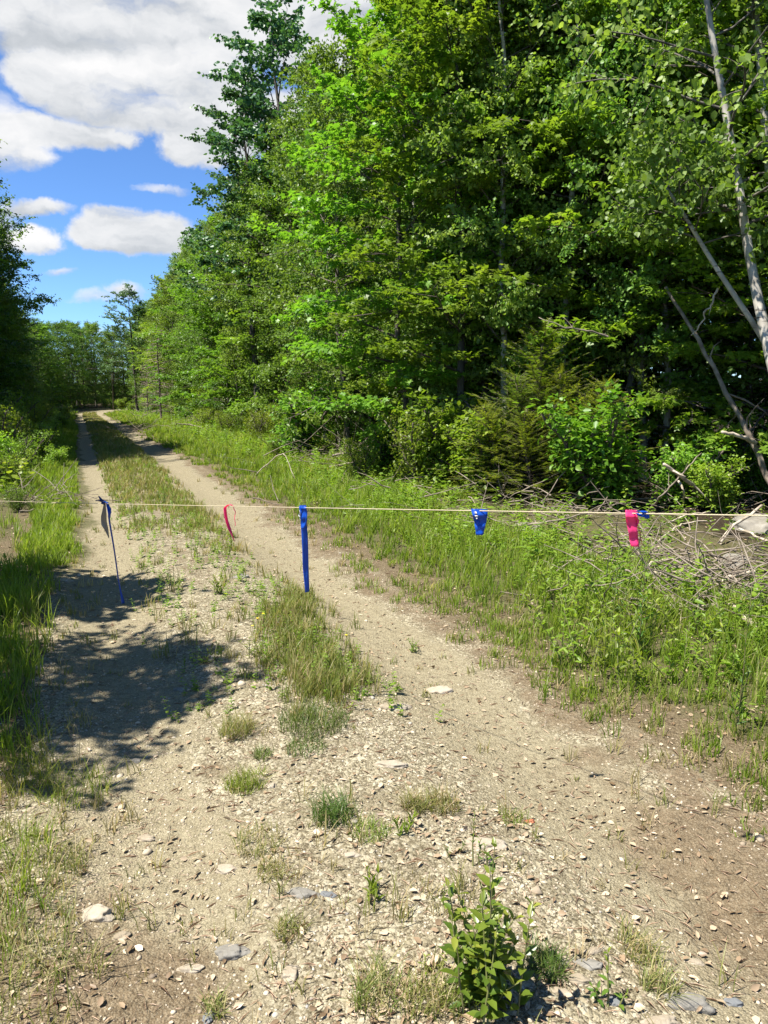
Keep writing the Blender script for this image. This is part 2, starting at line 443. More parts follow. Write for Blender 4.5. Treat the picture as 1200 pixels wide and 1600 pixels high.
# ------------------------------------------------------------------ sky with clouds
def make_world():
    w = bpy.data.worlds.new('World'); scene.world = w; w.use_nodes = True
    w.cycles.sampling_method = 'MANUAL'; w.cycles.sample_map_resolution = 512
    n, l = w.node_tree.nodes, w.node_tree.links; n.clear()
    out = n.new('ShaderNodeOutputWorld'); bg = n.new('ShaderNodeBackground'); bg.inputs[1].default_value = .085
    sky = n.new('ShaderNodeTexSky'); sky.sky_type = 'NISHITA'; sky.sun_disc = False
    sky.sun_elevation = SUN_EL; sky.sun_rotation = SUN_AZ % (2 * math.pi)
    sky.altitude = 200; sky.air_density = .75; sky.dust_density = 0.0; sky.ozone_density = 4.0
    tc = n.new('ShaderNodeTexCoord'); sx = n.new('ShaderNodeSeparateXYZ'); l.new(tc.outputs['Generated'], sx.inputs[0])
    def m(op, a, b=None, c=None, clamp=False):
        q = N_(n, 'ShaderNodeMath', operation=op); q.use_clamp = clamp
        for k, z in enumerate((a, b, c)):
            if z is None: continue
            if isinstance(z, (int, float)): q.inputs[k].default_value = float(z)
            else: l.new(z, q.inputs[k])
        return q.outputs[0]
    az = m('ARCTAN2', sx.outputs[0], sx.outputs[1]); el = m('ARCSINE', sx.outputs[2])
    wn = n.new('ShaderNodeTexNoise'); wn.inputs['Scale'].default_value = 9; wn.inputs['Detail'].default_value = 6; wn.inputs['Roughness'].default_value = .6
    l.new(tc.outputs['Generated'], wn.inputs['Vector']); ws_ = n.new('ShaderNodeSeparateColor'); l.new(wn.outputs['Color'], ws_.inputs[0])
    az = m('ADD', az, m('MULTIPLY', m('SUBTRACT', ws_.outputs[0], .5), .11)); el = m('ADD', el, m('MULTIPLY', m('SUBTRACT', ws_.outputs[1], .5), .062))
    cb = n.new('ShaderNodeCombineXYZ'); l.new(m('MULTIPLY', az, 1.0), cb.inputs[0]); l.new(m('MULTIPLY', el, 2.3), cb.inputs[1])
    def nz(sc, det, off=(0, 0, 0), rg=.58):
        mp = n.new('ShaderNodeMapping'); mp.inputs['Location'].default_value = off; l.new(cb.outputs[0], mp.inputs[0])
        q = n.new('ShaderNodeTexNoise'); q.inputs['Scale'].default_value = sc; q.inputs['Detail'].default_value = det; q.inputs['Roughness'].default_value = rg
        l.new(mp.outputs[0], q.inputs['Vector']); return q.outputs[0]
    f1 = nz(7, 9, (3.1, 1.7, 0)); f2 = nz(7, 4, (3.1, 1.7 - .05, 0)); f3 = nz(2.2, 7, (7.7, 2.2, 0)); f4 = nz(22, 6, (.3, .9, 0))
    # clouds: direction (azimuth, elevation), half sizes, weight
    blobs = []
    def blob(px, py, rx, ry, wgt=1.0):
        d = ray(px, py); d = d / np.linalg.norm(d)
        blobs.append((math.atan2(d[0], d[1]), math.asin(d[2]), rx / F, ry / F * .92, wgt))
    for b_ in [(40, -10, 130, 62), (160, 5, 130, 60), (290, -5, 140, 62), (420, 10, 140, 60), (530, 20, 120, 60), (100, 45, 120, 40, .9), (250, 50, 150, 42, .9), (390, 60, 140, 46), (500, 75, 100, 50), (20, 50, 60, 34, .8), (150, -120, 300, 70), (450, -120, 300, 70),
               (75, 118, 62, 40, 1.1), (130, 112, 70, 42, 1.2), (195, 108, 80, 44, 1.2), (265, 112, 80, 46, 1.2), (335, 125, 80, 50, 1.1), (150, 160, 90, 34), (220, 175, 110, 34, 1.1), (300, 180, 110, 40, 1.1), (400, 190, 110, 60),
               (30, 205, 62, 34, 1.1), (-40, 210, 90, 60), (85, 205, 55, 26), (140, 205, 55, 24, .95), (185, 212, 36, 16, .8), (30, 245, 60, 24, .8), (285, 228, 46, 28, 1.1), (335, 232, 60, 34, 1.1),
               (155, 368, 46, 30, 1.15), (192, 352, 54, 30, 1.3), (235, 362, 52, 32, 1.2), (215, 385, 66, 24, 1.1), (265, 380, 40, 26), (58, 324, 58, 15, .8), (25, 320, 40, 16, .7), (45, 370, 46, 19, .85), (250, 292, 52, 12, .6), (195, 464, 44, 17, .75), (150, 470, 50, 13, .5), (80, 424, 34, 8, .5), (135, 525, 34, 7, .7), (-40, 350, 60, 60, .8)]:
        blob(*b_)
    tot = None; sh = None; ws = None
    for a, e, ra, re, wg in blobs:
        u = m('DIVIDE', m('SUBTRACT', az, a), ra); t = m('DIVIDE', m('SUBTRACT', el, e), re)
        r2 = m('ADD', m('MULTIPLY', u, u), m('MULTIPLY', t, t))
        g = m('MULTIPLY', m('MAXIMUM', m('SUBTRACT', 1.25, r2), 0.0), wg)
        g1 = m('MINIMUM', g, 1.0)
        tot = g1 if tot is None else m('MAXIMUM', tot, g1)
        wt = m('MULTIPLY', g, g)
        st = m('MULTIPLY', wt, m('MAXIMUM', m('MINIMUM', t, 1.2), -1.2))
        sh = st if sh is None else m('ADD', sh, st); ws = wt if ws is None else m('ADD', ws, wt)
    # broken cloud over the rest of the sky
    far = m('MULTIPLY', m('SUBTRACT', f3, .5), 3.0)
    outside = N_(n, 'ShaderNodeMapRange'); outside.inputs[1].default_value = .62; outside.inputs[2].default_value = .95
    l.new(m('ABSOLUTE', m('ADD', az, .27)), outside.inputs[0])
    high = N_(n, 'ShaderNodeMapRange'); high.inputs[1].default_value = .55; high.inputs[2].default_value = .75; l.new(el, high.inputs[0])
    far = m('MULTIPLY', m('MAXIMUM', far, 0.0), m('MAXIMUM', outside.outputs[0], high.outputs[0]))
    tot = m('MAXIMUM', tot, far)
    dens = m('ADD', tot, m('MULTIPLY', m('SUBTRACT', f1, .52), 1.7)); dens = m('ADD', dens, m('MULTIPLY', m('SUBTRACT', f4, .5), .4))
    al = N_(n, 'ShaderNodeMapRange'); al.interpolation_type = 'SMOOTHSTEP'; al.inputs[1].default_value = .16; al.inputs[2].default_value = .90
    l.new(dens, al.inputs[0])
    top = m('DIVIDE', sh, m('ADD', ws, .05))
    lit = m('ADD', m('MULTIPLY', top, .46), m('MULTIPLY', m('SUBTRACT', f1, f2), 1.9)); lit = m('ADD', lit, m('MULTIPLY', m('SUBTRACT', f4, .5), .35))
    lit = m('ADD', lit, .57, clamp=True)
    cr = ramp(n, [(0, (2.5, 2.65, 2.8)), (.3, (3.1, 3.22, 3.35)), (.6, (4.0, 4.05, 4.1)), (1, (4.8, 4.75, 4.7))]); l.new(lit, cr.inputs[0])
    tint = n.new('ShaderNodeMix'); tint.data_type = 'RGBA'; tint.blend_type = 'MULTIPLY'; tint.inputs[0].default_value = 1
    l.new(sky.outputs[0], tint.inputs[6]); tint.inputs[7].default_value = SKY_TINT
    mx = n.new('ShaderNodeMix'); mx.data_type = 'RGBA'
    l.new(m('MULTIPLY', al.outputs[0], .97), mx.inputs[0]); l.new(tint.outputs[2], mx.inputs[6]); l.new(cr.outputs[0], mx.inputs[7])
    l.new(mx.outputs[2], bg.inputs[0]); l.new(bg.outputs[0], out.inputs[0])
SKY_TINT = (.62, .80, .99, 1)
make_world()

# ------------------------------------------------------------------ tree builders
GA = 2.39996
def perp_rand(d, r):
    q = r.normal(size=d.shape); q -= (q * d).sum(-1, keepdims=True) * d
    return nrm(q)

def grow(seed, H, cb, RR, nl, style, leaf, tmpl, lsize, lwid, ns=7, nt=5, nlf=10, r0=.10, wander=.12, lean=(0, 0), el=(10, 62), droop=.25, prof=.8,
         twl=(.22, .5), horiz=.0, down=.3, sub_r=.006, path=None, limb_top=.97, az_bias=None):
    """A broadleaved tree: returns the trunk, the branches and the crown as meshes."""
    r = np.random.default_rng(seed)
    n = 12; t = np.linspace(0, 1, n)
    if path is not None:
        pts = np.asarray(path, float); tt = np.linspace(0, 1, len(pts))
        TP = np.stack([np.interp(t, tt, pts[:, k]) for k in range(3)], -1)
        TP[1:-1] = (TP[:-2] + 2 * TP[1:-1] + TP[2:]) / 4
    else:
        dx = np.cumsum(r.normal(0, wander, n)) * .5; dy = np.cumsum(r.normal(0, wander, n)) * .5
        TP = np.stack([dx - dx[0] + lean[0] * t ** 1.5, dy - dy[0] + lean[1] * t ** 1.5, -.15 + t * (H + .15)], -1)
    rad = r0 * (1 - t) ** .75 + .012; rad[0] *= 1.35
    tb = MB(); tb.tube(TP, rad, 7)
    bb = MB(); P, D = [], []
    H_ = TP[-1, 2]
    for i in range(nl):
        q = (i + .5 + r.uniform(-.3, .3)) / nl
        th = (cb / H) + (limb_top - cb / H) * q
        base = np.array([np.interp(th, t, TP[:, k]) for k in range(3)])
        a = i * GA + r.normal(0, .35)
        if az_bias is not None and r.random() < .6: a = az_bias + r.normal(0, .8)
        L = RR * max(.16, math.sin(math.pi * (.17 + .79 * q)) ** prof) * r.uniform(.7, 1.15)
        e = R(el[0] + (el[1] - el[0]) * q + r.normal(0, 9))
        d = np.array([math.cos(a) * math.cos(e), math.sin(a) * math.cos(e), math.sin(e)])
        pl = [base]; cur = d.copy()
        for k in range(5):
            cur = nrm(cur + r.normal(0, .10, 3) + np.array([0, 0, -droop * .22 * k / 2]))
            pl.append(pl[-1] + cur * L / 5)
        pl = np.array(pl); lr = max(.008, np.interp(th, t, rad) * .45)
        bb.tube(pl, np.linspace(lr, .006, 6), 4, cap=False)
        for j in range(ns):
            s = .22 + .78 * (j + r.uniform(.1, .9)) / ns
            b2 = np.array([np.interp(s, np.linspace(0, 1, 6), pl[:, k]) for k in range(3)])
            k = min(4, int(s * 5)); ld = nrm(pl[k + 1] - pl[k])
            side = nrm(np.cross(ld, [0, 0, 1.0])) * (1 if j % 2 else -1)
            d2 = nrm(ld * r.uniform(.4, 1.0) + side * r.uniform(.5, 1.1) + np.array([0, 0, r.normal(.05, .38)]) * (1 - horiz))
            L2 = L * r.uniform(.28, .48) * (1.1 - .55 * s) + .14
            p2 = [b2]; c2 = d2.copy()
            for k in range(3):
                c2 = nrm(c2 + r.normal(0, .12, 3) + np.array([0, 0, -droop * .15])); p2.append(p2[-1] + c2 * L2 / 3)
            p2 = np.array(p2)
            bb.tube(p2, np.linspace(sub_r * 1.3, sub_r * .5, 4), 3, cap=False)
            for w in range(nt):
                s2 = .15 + .85 * (w + r.uniform(0, 1)) / nt
                b3 = np.array([np.interp(s2, np.linspace(0, 1, 4), p2[:, k]) for k in range(3)])
                k = min(2, int(s2 * 3)); l2 = nrm(p2[k + 1] - p2[k])
                sd3 = nrm(np.cross(l2, [0, 0, 1.0])) * (1 if w % 2 else -1)
                d3 = nrm(l2 * r.uniform(.3, 1) + sd3 * r.uniform(.3, 1.) + np.array([0, 0, r.normal(0, .4)]) * (1 - horiz))
                P.append(np.concatenate([b3, d3])); D.append(r.uniform(*twl))
    P = np.array(P); tl = np.array(D); TB, TD = P[:, :3], P[:, 3:]
    m = len(TB)
    s = (np.arange(nlf)[None] + r.uniform(0, 1, (m, nlf))) / nlf
    LP = (TB[:, None] + TD[:, None] * (s * tl[:, None])[..., None]).reshape(-1, 3)
    LD = np.repeat(TD, nlf, 0)
    LP = LP + r.normal(0, .035, LP.shape)
    up = np.tile([0, 0, 1.0], (len(LP), 1))
    if style == 'birch':
        d = nrm(LD * .35 + r.normal(0, .55, LP.shape) + np.array([0, 0, -down]))
        nn = nrm(perp_rand(d, r) + up * .55 + np.array([-.35, -.1, .0]))
    else:
        sd = nrm(np.cross(LD, up)) * np.where(np.arange(len(LP)) % 2, 1, -1)[:, None]
        d = nrm(LD * .6 + sd * .7 + r.normal(0, .3, LP.shape) + np.array([0, 0, -down]))
        nn = nrm(up + r.normal(0, .42, LP.shape) + np.array([-.2, -.05, 0]))
    sz = lsize * r.uniform(.65, 1.2, len(LP))
    # leaf hue drifts between sprays as well as from leaf to leaf
    rn = np.clip(np.repeat(r.uniform(.1, .9, m // nt), nt * nlf)[:len(LP)] * .55 + r.uniform(0, 1, len(LP)) * .45, 0, 1)
    V, Fc, Rn = leaves(LP, d, nn, sz, sz * lwid, tmpl, rn)
    return tb, bb, (V, Fc, Rn)

def tree_thing(name, g, bark, twig, leaf, parts=('trunk', 'branches', 'crown')):
    root = empty(name)
    tb, bb, (V, Fc, Rn) = g
    obj(parts[0], tb.mesh(name + '_trunk', M[bark]), root)
    obj(parts[1], bb.mesh(name + '_branches', M[twig]), root)
    obj(parts[2], mesh_np(name + '_crown', V, [Fc], M[leaf], rnd=Rn), root)
    return root

def conifer(seed, H, cb, RR, leaf, tmpl=NEEDLE, dz=.34, per=5, fl=.34, fw=.9, droop=.25, dens=1.0, r0=.10, up=.1, prof=.85):
    r = np.random.default_rng(seed)
    t = np.linspace(0, 1, 9)
    dx = np.cumsum(r.normal(0, .04, 9)); dy = np.cumsum(r.normal(0, .04, 9))
    TP = np.stack([dx - dx[0], dy - dy[0], -.15 + t * (H + .15)], -1)
    rad = r0 * (1 - t) + .01
    tb = MB(); tb.tube(TP, rad, 7); bb = MB()
    P, D, Nn, Ls = [], [], [], []
    z = cb; k0 = 0
    while z < H - .1:
        q = (z - cb) / (H - cb); L0 = RR * (1 - q) ** prof + .12
        for k in range(per):
            a = k0 * GA + r.normal(0, .3); k0 += 1
            L = L0 * r.uniform(.62, 1.15); e = up + .55 * q + r.normal(0, .1)
            d = np.array([math.cos(a) * math.cos(e), math.sin(a) * math.cos(e), math.sin(e)])
            base = np.array([np.interp(z / H, t, TP[:, j]) for j in range(3)]) + [0, 0, r.uniform(-dz, dz) * .4]
            pl = [base]; cur = d
            for j in range(4):
                cur = nrm(cur + np.array([0, 0, -droop * .3 if j < 2 else droop * .12]) + r.normal(0, .05, 3)); pl.append(pl[-1] + cur * L / 4)
            pl = np.array(pl); bb.tube(pl, np.linspace(.014 * (1 - q) + .005, .003, 5), 3, cap=False)
            nf = max(4, int(L / .085 * dens))
            for j in range(nf):
                s = .12 + .88 * (j + r.random()) / nf
                b = np.array([np.interp(s, np.linspace(0, 1, 5), pl[:, c]) for c in range(3)])
                kk = min(3, int(s * 4)); ld = nrm(pl[kk + 1] - pl[kk]); sd = nrm(np.cross(ld, [0, 0, 1.])) * (1 if j % 2 else -1)
                P.append(b); D.append(nrm(ld * r.uniform(.5, 1) + sd * r.uniform(.3, 1.) + [0, 0, r.normal(-.06, .22)]))
                Nn.append(nrm(np.array([0, 0, 1.]) + r.normal(0, .35, 3))); Ls.append(fl * r.uniform(.6, 1.2) * (1.15 - .5 * s) * (.6 + .4 * min(1, L / 1.2)))
        z += dz * r.uniform(.75, 1.2)
    for j in range(5):
        P.append(TP[-1] - [0, 0, .1 * j]); D.append(nrm(np.array([r.normal(0, .3), r.normal(0, .3), 1.]))); Nn.append(nrm(r.normal(0, 1, 3))); Ls.append(.3)
    P, D, Nn, Ls = map(np.array, (P, D, Nn, Ls))
    rn = np.clip(r.uniform(0, 1, len(P)), 0, 1)
    V, Fc, Rn = leaves(P, D, Nn, Ls, Ls * fw, tmpl, rn)
    return tb, bb, (V, Fc, Rn)

PROTO = {}
def proto(key, name, g, bark, twig, leaf):
    PROTO[key] = tree_thing(name, g, bark, twig, leaf)
proto('birch1', 'birch_tree', grow(11, 13, 2.6, 2.3, 46, 'birch', None, LEAF6, .078, .78, ns=7, nt=5, nlf=16, r0=.075, down=.35, prof=.5), 'birch_bark', 'grey_bark', 'birch_leaf')
proto('birch2', 'birch_tree', grow(12, 11.5, 1.8, 2.0, 44, 'birch', None, LEAF6, .080, .78, ns=7, nt=5, nlf=16, r0=.065, down=.35, lean=(.6, -.3), prof=.5), 'birch_bark', 'grey_bark', 'birch_leaf')
proto('maple1', 'maple_tree', grow(13, 11, 1.5, 2.5, 42, 'maple', None, MAPLE, .12, .95, ns=7, nt=5, nlf=13, r0=.075, prof=.5, horiz=.65, el=(2, 55), down=.2), 'grey_bark', 'dark_twig', 'maple_leaf')
proto('maple2', 'maple_tree', grow(14, 8.5, .9, 2.3, 38, 'maple', None, MAPLE, .12, .95, ns=7, nt=5, nlf=12, r0=.055, prof=.5, horiz=.7, el=(0, 50), down=.2), 'grey_bark', 'dark_twig', 'maple_leaf')
proto('ash1', 'ash_tree', grow(15, 12.5, 1.8, 2.6, 46, 'birch', None, LEAF6, .118, .55, ns=7, nt=5, nlf=14, r0=.085, el=(12, 66), down=.2, prof=.5), 'grey_bark', 'dark_twig', 'ash_leaf')
proto('ash2', 'ash_tree', grow(16, 10, 1.0, 2.4, 44, 'birch', None, LEAF6, .108, .60, ns=7, nt=5, nlf=14, r0=.07, el=(8, 60), down=.2, prof=.5), 'grey_bark', 'dark_twig', 'ash_leaf')
proto('poplar', 'poplar_tree', grow(17, 15.5, 5.0, 3.0, 34, 'birch', None, LEAF6, .14, .9, ns=6, nt=5, nlf=11, r0=.13, prof=.45, el=(18, 60), down=.35, twl=(.2, .45)), 'grey_bark', 'dark_twig', 'poplar_leaf')
proto('dark1', 'oak_tree', grow(18, 11, .9, 2.8, 46, 'maple', None, LEAF6, .12, .62, ns=7, nt=5, nlf=12, r0=.11, prof=.5, el=(4, 58), horiz=.3, down=.25), 'brown_bark', 'dark_twig', 'dark_leaf')
proto('pine', 'pine_tree', conifer(19, 12.5, 2.2, 2.3, None, NEEDLE, dz=.42, per=5, fl=.42, up=.12, dens=.8), 'brown_bark', 'dark_twig', 'conifer')
proto('fir', 'fir_tree', conifer(20, 8.5, .5, 1.7, None, NEEDLE, dz=.28, per=5, fl=.30, up=0, dens=.9), 'brown_bark', 'dark_twig', 'conifer')
PB = {k: [c.data for c in PROTO[k].children] for k in PROTO}
PH = dict(birch1=13, birch2=11.5, maple1=11, maple2=8.5, ash1=12.5, ash2=10, poplar=15.5, dark1=11, pine=12.5, fir=8.5)
USED = set()
def place(key, x, y, h, rz=None, label=None, cat='tree', group=None, wide=1.0, tilt=(0, 0)):
    if key in USED: o = copy_tree(PROTO[key])
    else: o = PROTO[key]; USED.add(key)
    o.location = (x, y, float(zf(x, y)))
    s = h / PH[key]
    o.scale = (s * wide, s * wide, s)
    o.rotation_euler = (tilt[0], tilt[1], random.uniform(0, 6.28) if rz is None else rz)
    tag(o, label, cat, group)
    return o
TREES = []   # key, x, y, height, row, side

def road_xy(v, y): return float(xc(y)) + 1.081 * v, y

def edge_v(y):
    return float(np.interp(y, [2, 7, 9.5, 12, 17, 25, 40, 70, 110], [11, 10.2, 9.3, 8.5, 7.1, 6.4, 6.0, 6.2, 6.5]))
KEYS_F = ['birch1', 'ash1', 'birch2', 'maple2', 'ash2', 'birch1', 'ash2', 'birch2', 'ash2', 'birch2', 'maple1']
def plant_forest():
    k = 0
    # front row of the right hand forest
    y = 3.0
    while y < 112:
        step = 1.5 if y < 45 else 2.6
        v = edge_v(y) + random.uniform(-.3, .5)
        key = random.choice(KEYS_F)
        h = {'maple2': 8, 'ash2': 8.8, 'birch2': 9.2, 'maple1': 9.2, 'ash1': 9.4, 'birch1': 9.8}[key] * random.uniform(.9, 1.05) * (1 if y > 13 else 1.15)
        TREES.append((key, *road_xy(v, y), h, 0, 'R')); y += step * random.uniform(.8, 1.2)
    for row, (off, st) in enumerate([(1.9, 2.1), (4.0, 2.6), (6.6, 3.2), (10, 4.2), (15, 4.6), (21, 5)], 1):
        y = 1.0 + (row > 3) * 2
        while y < (118 if row < 4 else 70):
            v = edge_v(y) + off + random.uniform(-.7, .7)
            key = random.choice(KEYS_F + (['pine', 'fir', 'dark1'] if row > 1 else [])) if row < 5 else random.choice(['dark1', 'fir', 'dark1', 'maple2'])
            h = (random.uniform(9.6, 11.2) if row == 1 else random.uniform(10.8, 13.2) + .1 * off) if key not in ('fir', 'maple2') else random.uniform(7.5, 10)
            TREES.append((key, *road_xy(v, y), h, row, 'R'))
            y += st * random.uniform(.8, 1.25) * (1 if y < 50 else 1.5)
    # left hand trees
    for row, (off, st) in enumerate([(0, 2.1), (-2.7, 2.7), (-6.0, 3.6)]):
        y = 15.0
        while y < 112:
            v = float(np.interp(y, [15, 34, 40, 80, 90], [-6.0, -5.8, -5.2, -5.0, -4.6])) + off + random.uniform(-.5, .4)
            key = random.choice(['dark1', 'ash2', 'ash2', 'ash2', 'maple2', 'dark1'] if row == 0 or y > 60 else ['dark1', 'ash1', 'pine', 'ash2', 'dark1'])
            h = random.uniform(.93, 1.07) * float(np.interp(y, [15, 36, 44, 60, 82, 90], [12.6, 12.4, 9.4, 8.2, 8.6, 9.6]) if row == 0 else float(np.interp(y, [40, 80], [12.4, 10])))
            TREES.append((key, *road_xy(v, y), h, row, 'L')); y += st * random.uniform(.85, 1.25) * (1 if y < 50 else 1.3)
    # the wood that closes the view beyond the bend
    for y0, st in [(108, 3.6), (113, 3.4), (119, 3.4), (127, 4.), (137, 5)]:
        x = -75
        while x < -14:
            if y0 < 118 and -47 < x < -36: x += 2; continue
            key = random.choice(['fir', 'dark1', 'ash2', 'ash2', 'maple2'])
            h = {'fir': 9.6}.get(key, 8.4) * random.uniform(.8, 1.1) * (.8 if y0 < 118 else 1)
            TREES.append((key, x, y0 + random.uniform(-1.5, 1.5), h, 0 if y0 < 118 else 3, 'B')); x += st * random.uniform(.8, 1.2)
random.seed(101); plant_forest()
TREES.append(('poplar', *[float(c) for c in dp(446, 600, 24.5)[:2]], 12.7, 0, 'R'))
TREES.append(('poplar', *[float(c) for c in dp(398, 600, 25.5)[:2]], 10.9, 0, 'R'))
TREES.append(('poplar', *[float(c) for c in dp(214, 600, 62)[:2]], 9.8, 0, 'R'))
TREES.append(('maple2', *[float(c) for c in dp(640, 600, 13.0)[:2]], 7.6, 0, 'R'))
TREES.append(('maple1', *[float(c) for c in dp(715, 600, 12.4)[:2]], 9.6, 0, 'R'))
TREES.append(('ash2', *[float(c) for c in dp(545, 600, 17.5)[:2]], 10.6, 0, 'R'))
for k_, u_, y_, h_ in [('birch2', 800, 12.0, 8.8), ('birch1', 880, 11.8, 9.6), ('maple2', 960, 11.6, 7.8), ('ash2', 750, 13.4, 9.0), ('birch2', 1050, 11.4, 8.6), ('ash2', 920, 13.2, 9.6), ('maple2', 850, 13.6, 8.6)]:
    TREES.append((k_, *[float(c) for c in dp(u_, 600, y_)[:2]], h_, 0, 'R'))
for k_, v_, y_, h_ in [('dark1', -4.7, 33.5, 12.6), ('ash2', -4.5, 38.5, 11.6), ('dark1', -4.7, 46, 10.4), ('dark1', -4.9, 30.5, 12.0), ('ash2', -5.0, 36, 11), ('dark1', -4.6, 41.5, 9.6), ('ash2', -5.2, 33, 9.5), ('maple2', -4.4, 47.5, 8.4), ('dark1', -4.6, 54, 9.4)]:
    TREES.append((k_, *road_xy(v_, y_), h_, 0, 'L'))
CROWN = dict(birch1=2.3, birch2=2.0, maple1=2.5, maple2=2.3, ash1=2.6, ash2=2.4, dark1=2.8, pine=2.3, fir=1.7)
SKYLINE = ([60, 110, 190, 250, 290, 350, 420, 480, 520, 600, 700], [560, 528, 482, 404, 324, 215, 150, 78, 5, -140, -330])
def grown_to(key, x, y, h):
    """Height that a tree of the right forest reaches: the wood gets lower towards the far bend."""
    if key not in CROWN: return h
    u = to_px((x, y, 5.))[0]; rp = CROWN[key] * h / PH[key] * F / y
    top = dp(u, float(np.interp(u - .45 * rp, *SKYLINE)), y)[2] - float(zf(x, y))
    return max(min(h, top), 5.5)
TREES[:] = [(k, x, y, grown_to(k, x, y, h) if side == 'R' else h, row, side) for (k, x, y, h, row, side) in TREES]
PLACED = []
random.seed(303)
for (key, x, y, h, row, side) in TREES:
    PLACED.append((place(key, x, y, h, wide=1.3 if key == 'poplar' else 1.0), key, x, y, h, row, side))

# ------------------------------------------------------------------ saplings and shrubs
def bushy(seed, H, RR, nst, leaf_t, lsize, lwid, style, nlf=9, spread=.5, ns=5, nt=3):
    """Several stems from one foot."""
    r = np.random.default_rng(seed)
    tb, bb, parts = MB(), MB(), []
    for k in range(nst):
        a = k * GA + r.normal(0, .3); sp = spread * r.uniform(.3, 1)
        h = H * r.uniform(.6, 1.0)
        t_, b_, lf = grow(seed * 31 + k, h, h * .18, RR * r.uniform(.6, 1), 9, style, None, leaf_t, lsize, lwid, ns=ns, nt=nt, nlf=nlf, r0=.012 * H, wander=.03,
                          lean=(math.cos(a) * sp * h, math.sin(a) * sp * h), el=(25, 70), twl=(.08, .2), sub_r=.003)
        for src, dst in ((t_, tb), (b_, bb)):
            for v in src.V: dst.V.append(v)
            for q in src.Q: dst.Q.append(q + dst.n)
            for q in src.T: dst.T.append(q + dst.n)
            dst.rn += src.rn; dst.n += src.n
        parts.append(lf)
    return tb, bb, merge(parts)
def proto2(key, name, g, bark, twig, leaf, h):
    PROTO[key] = tree_thing(name, g, bark, twig, leaf, ('stem', 'twigs', 'leaves') if 'shrub' in name or 'bush' in name else ('trunk', 'branches', 'crown')); PH[key] = h
proto2('sap_maple', 'maple_sapling', grow(31, 3.4, .35, 1.15, 22, 'maple', None, MAPLE, .12, .95, ns=5, nt=4, nlf=6, r0=.025, wander=.05, horiz=.85, el=(0, 45), down=.15, twl=(.15, .35), sub_r=.004), 'grey_bark', 'dark_twig', 'maple_leaf', 3.4)
proto2('sap_birch', 'birch_sapling', grow(32, 4.2, .3, 1.1, 26, 'birch', None, LEAF6, .075, .75, ns=5, nt=4, nlf=8, r0=.028, wander=.06, el=(15, 60), twl=(.15, .35), sub_r=.004), 'grey_bark', 'dark_twig', 'birch_leaf', 4.2)
proto2('sap_dark', 'beech_sapling', grow(33, 4.6, .3, 1.5, 26, 'maple', None, LEAF6, .10, .6, ns=6, nt=4, nlf=7, r0=.035, wander=.06, horiz=.7, el=(0, 50), twl=(.18, .4), sub_r=.004), 'grey_bark', 'dark_twig', 'dark_leaf', 4.6)
proto2('shrub1', 'leafy_shrub', bushy(34, 1.25, .36, 6, LEAF6, .055, .68, 'birch', nlf=5, spread=.75, ns=4), 'dark_twig', 'dark_twig', 'weed_leaf', 1.25)
proto2('shrub2', 'leafy_shrub', bushy(35, 1.0, .34, 6, LEAF6, .07, .72, 'maple', nlf=5, spread=.8, ns=4), 'dark_twig', 'dark_twig', 'maple_leaf', 1.0)
proto2('cedar', 'cedar_bush', conifer(36, 3.3, .1, 1.35, None, SPRAY, dz=.13, per=8, fl=.15, fw=1.0, up=.35, droop=.45, dens=2.6, r0=.04, prof=.55), 'brown_bark', 'dark_twig', 'cedar', 3.3)

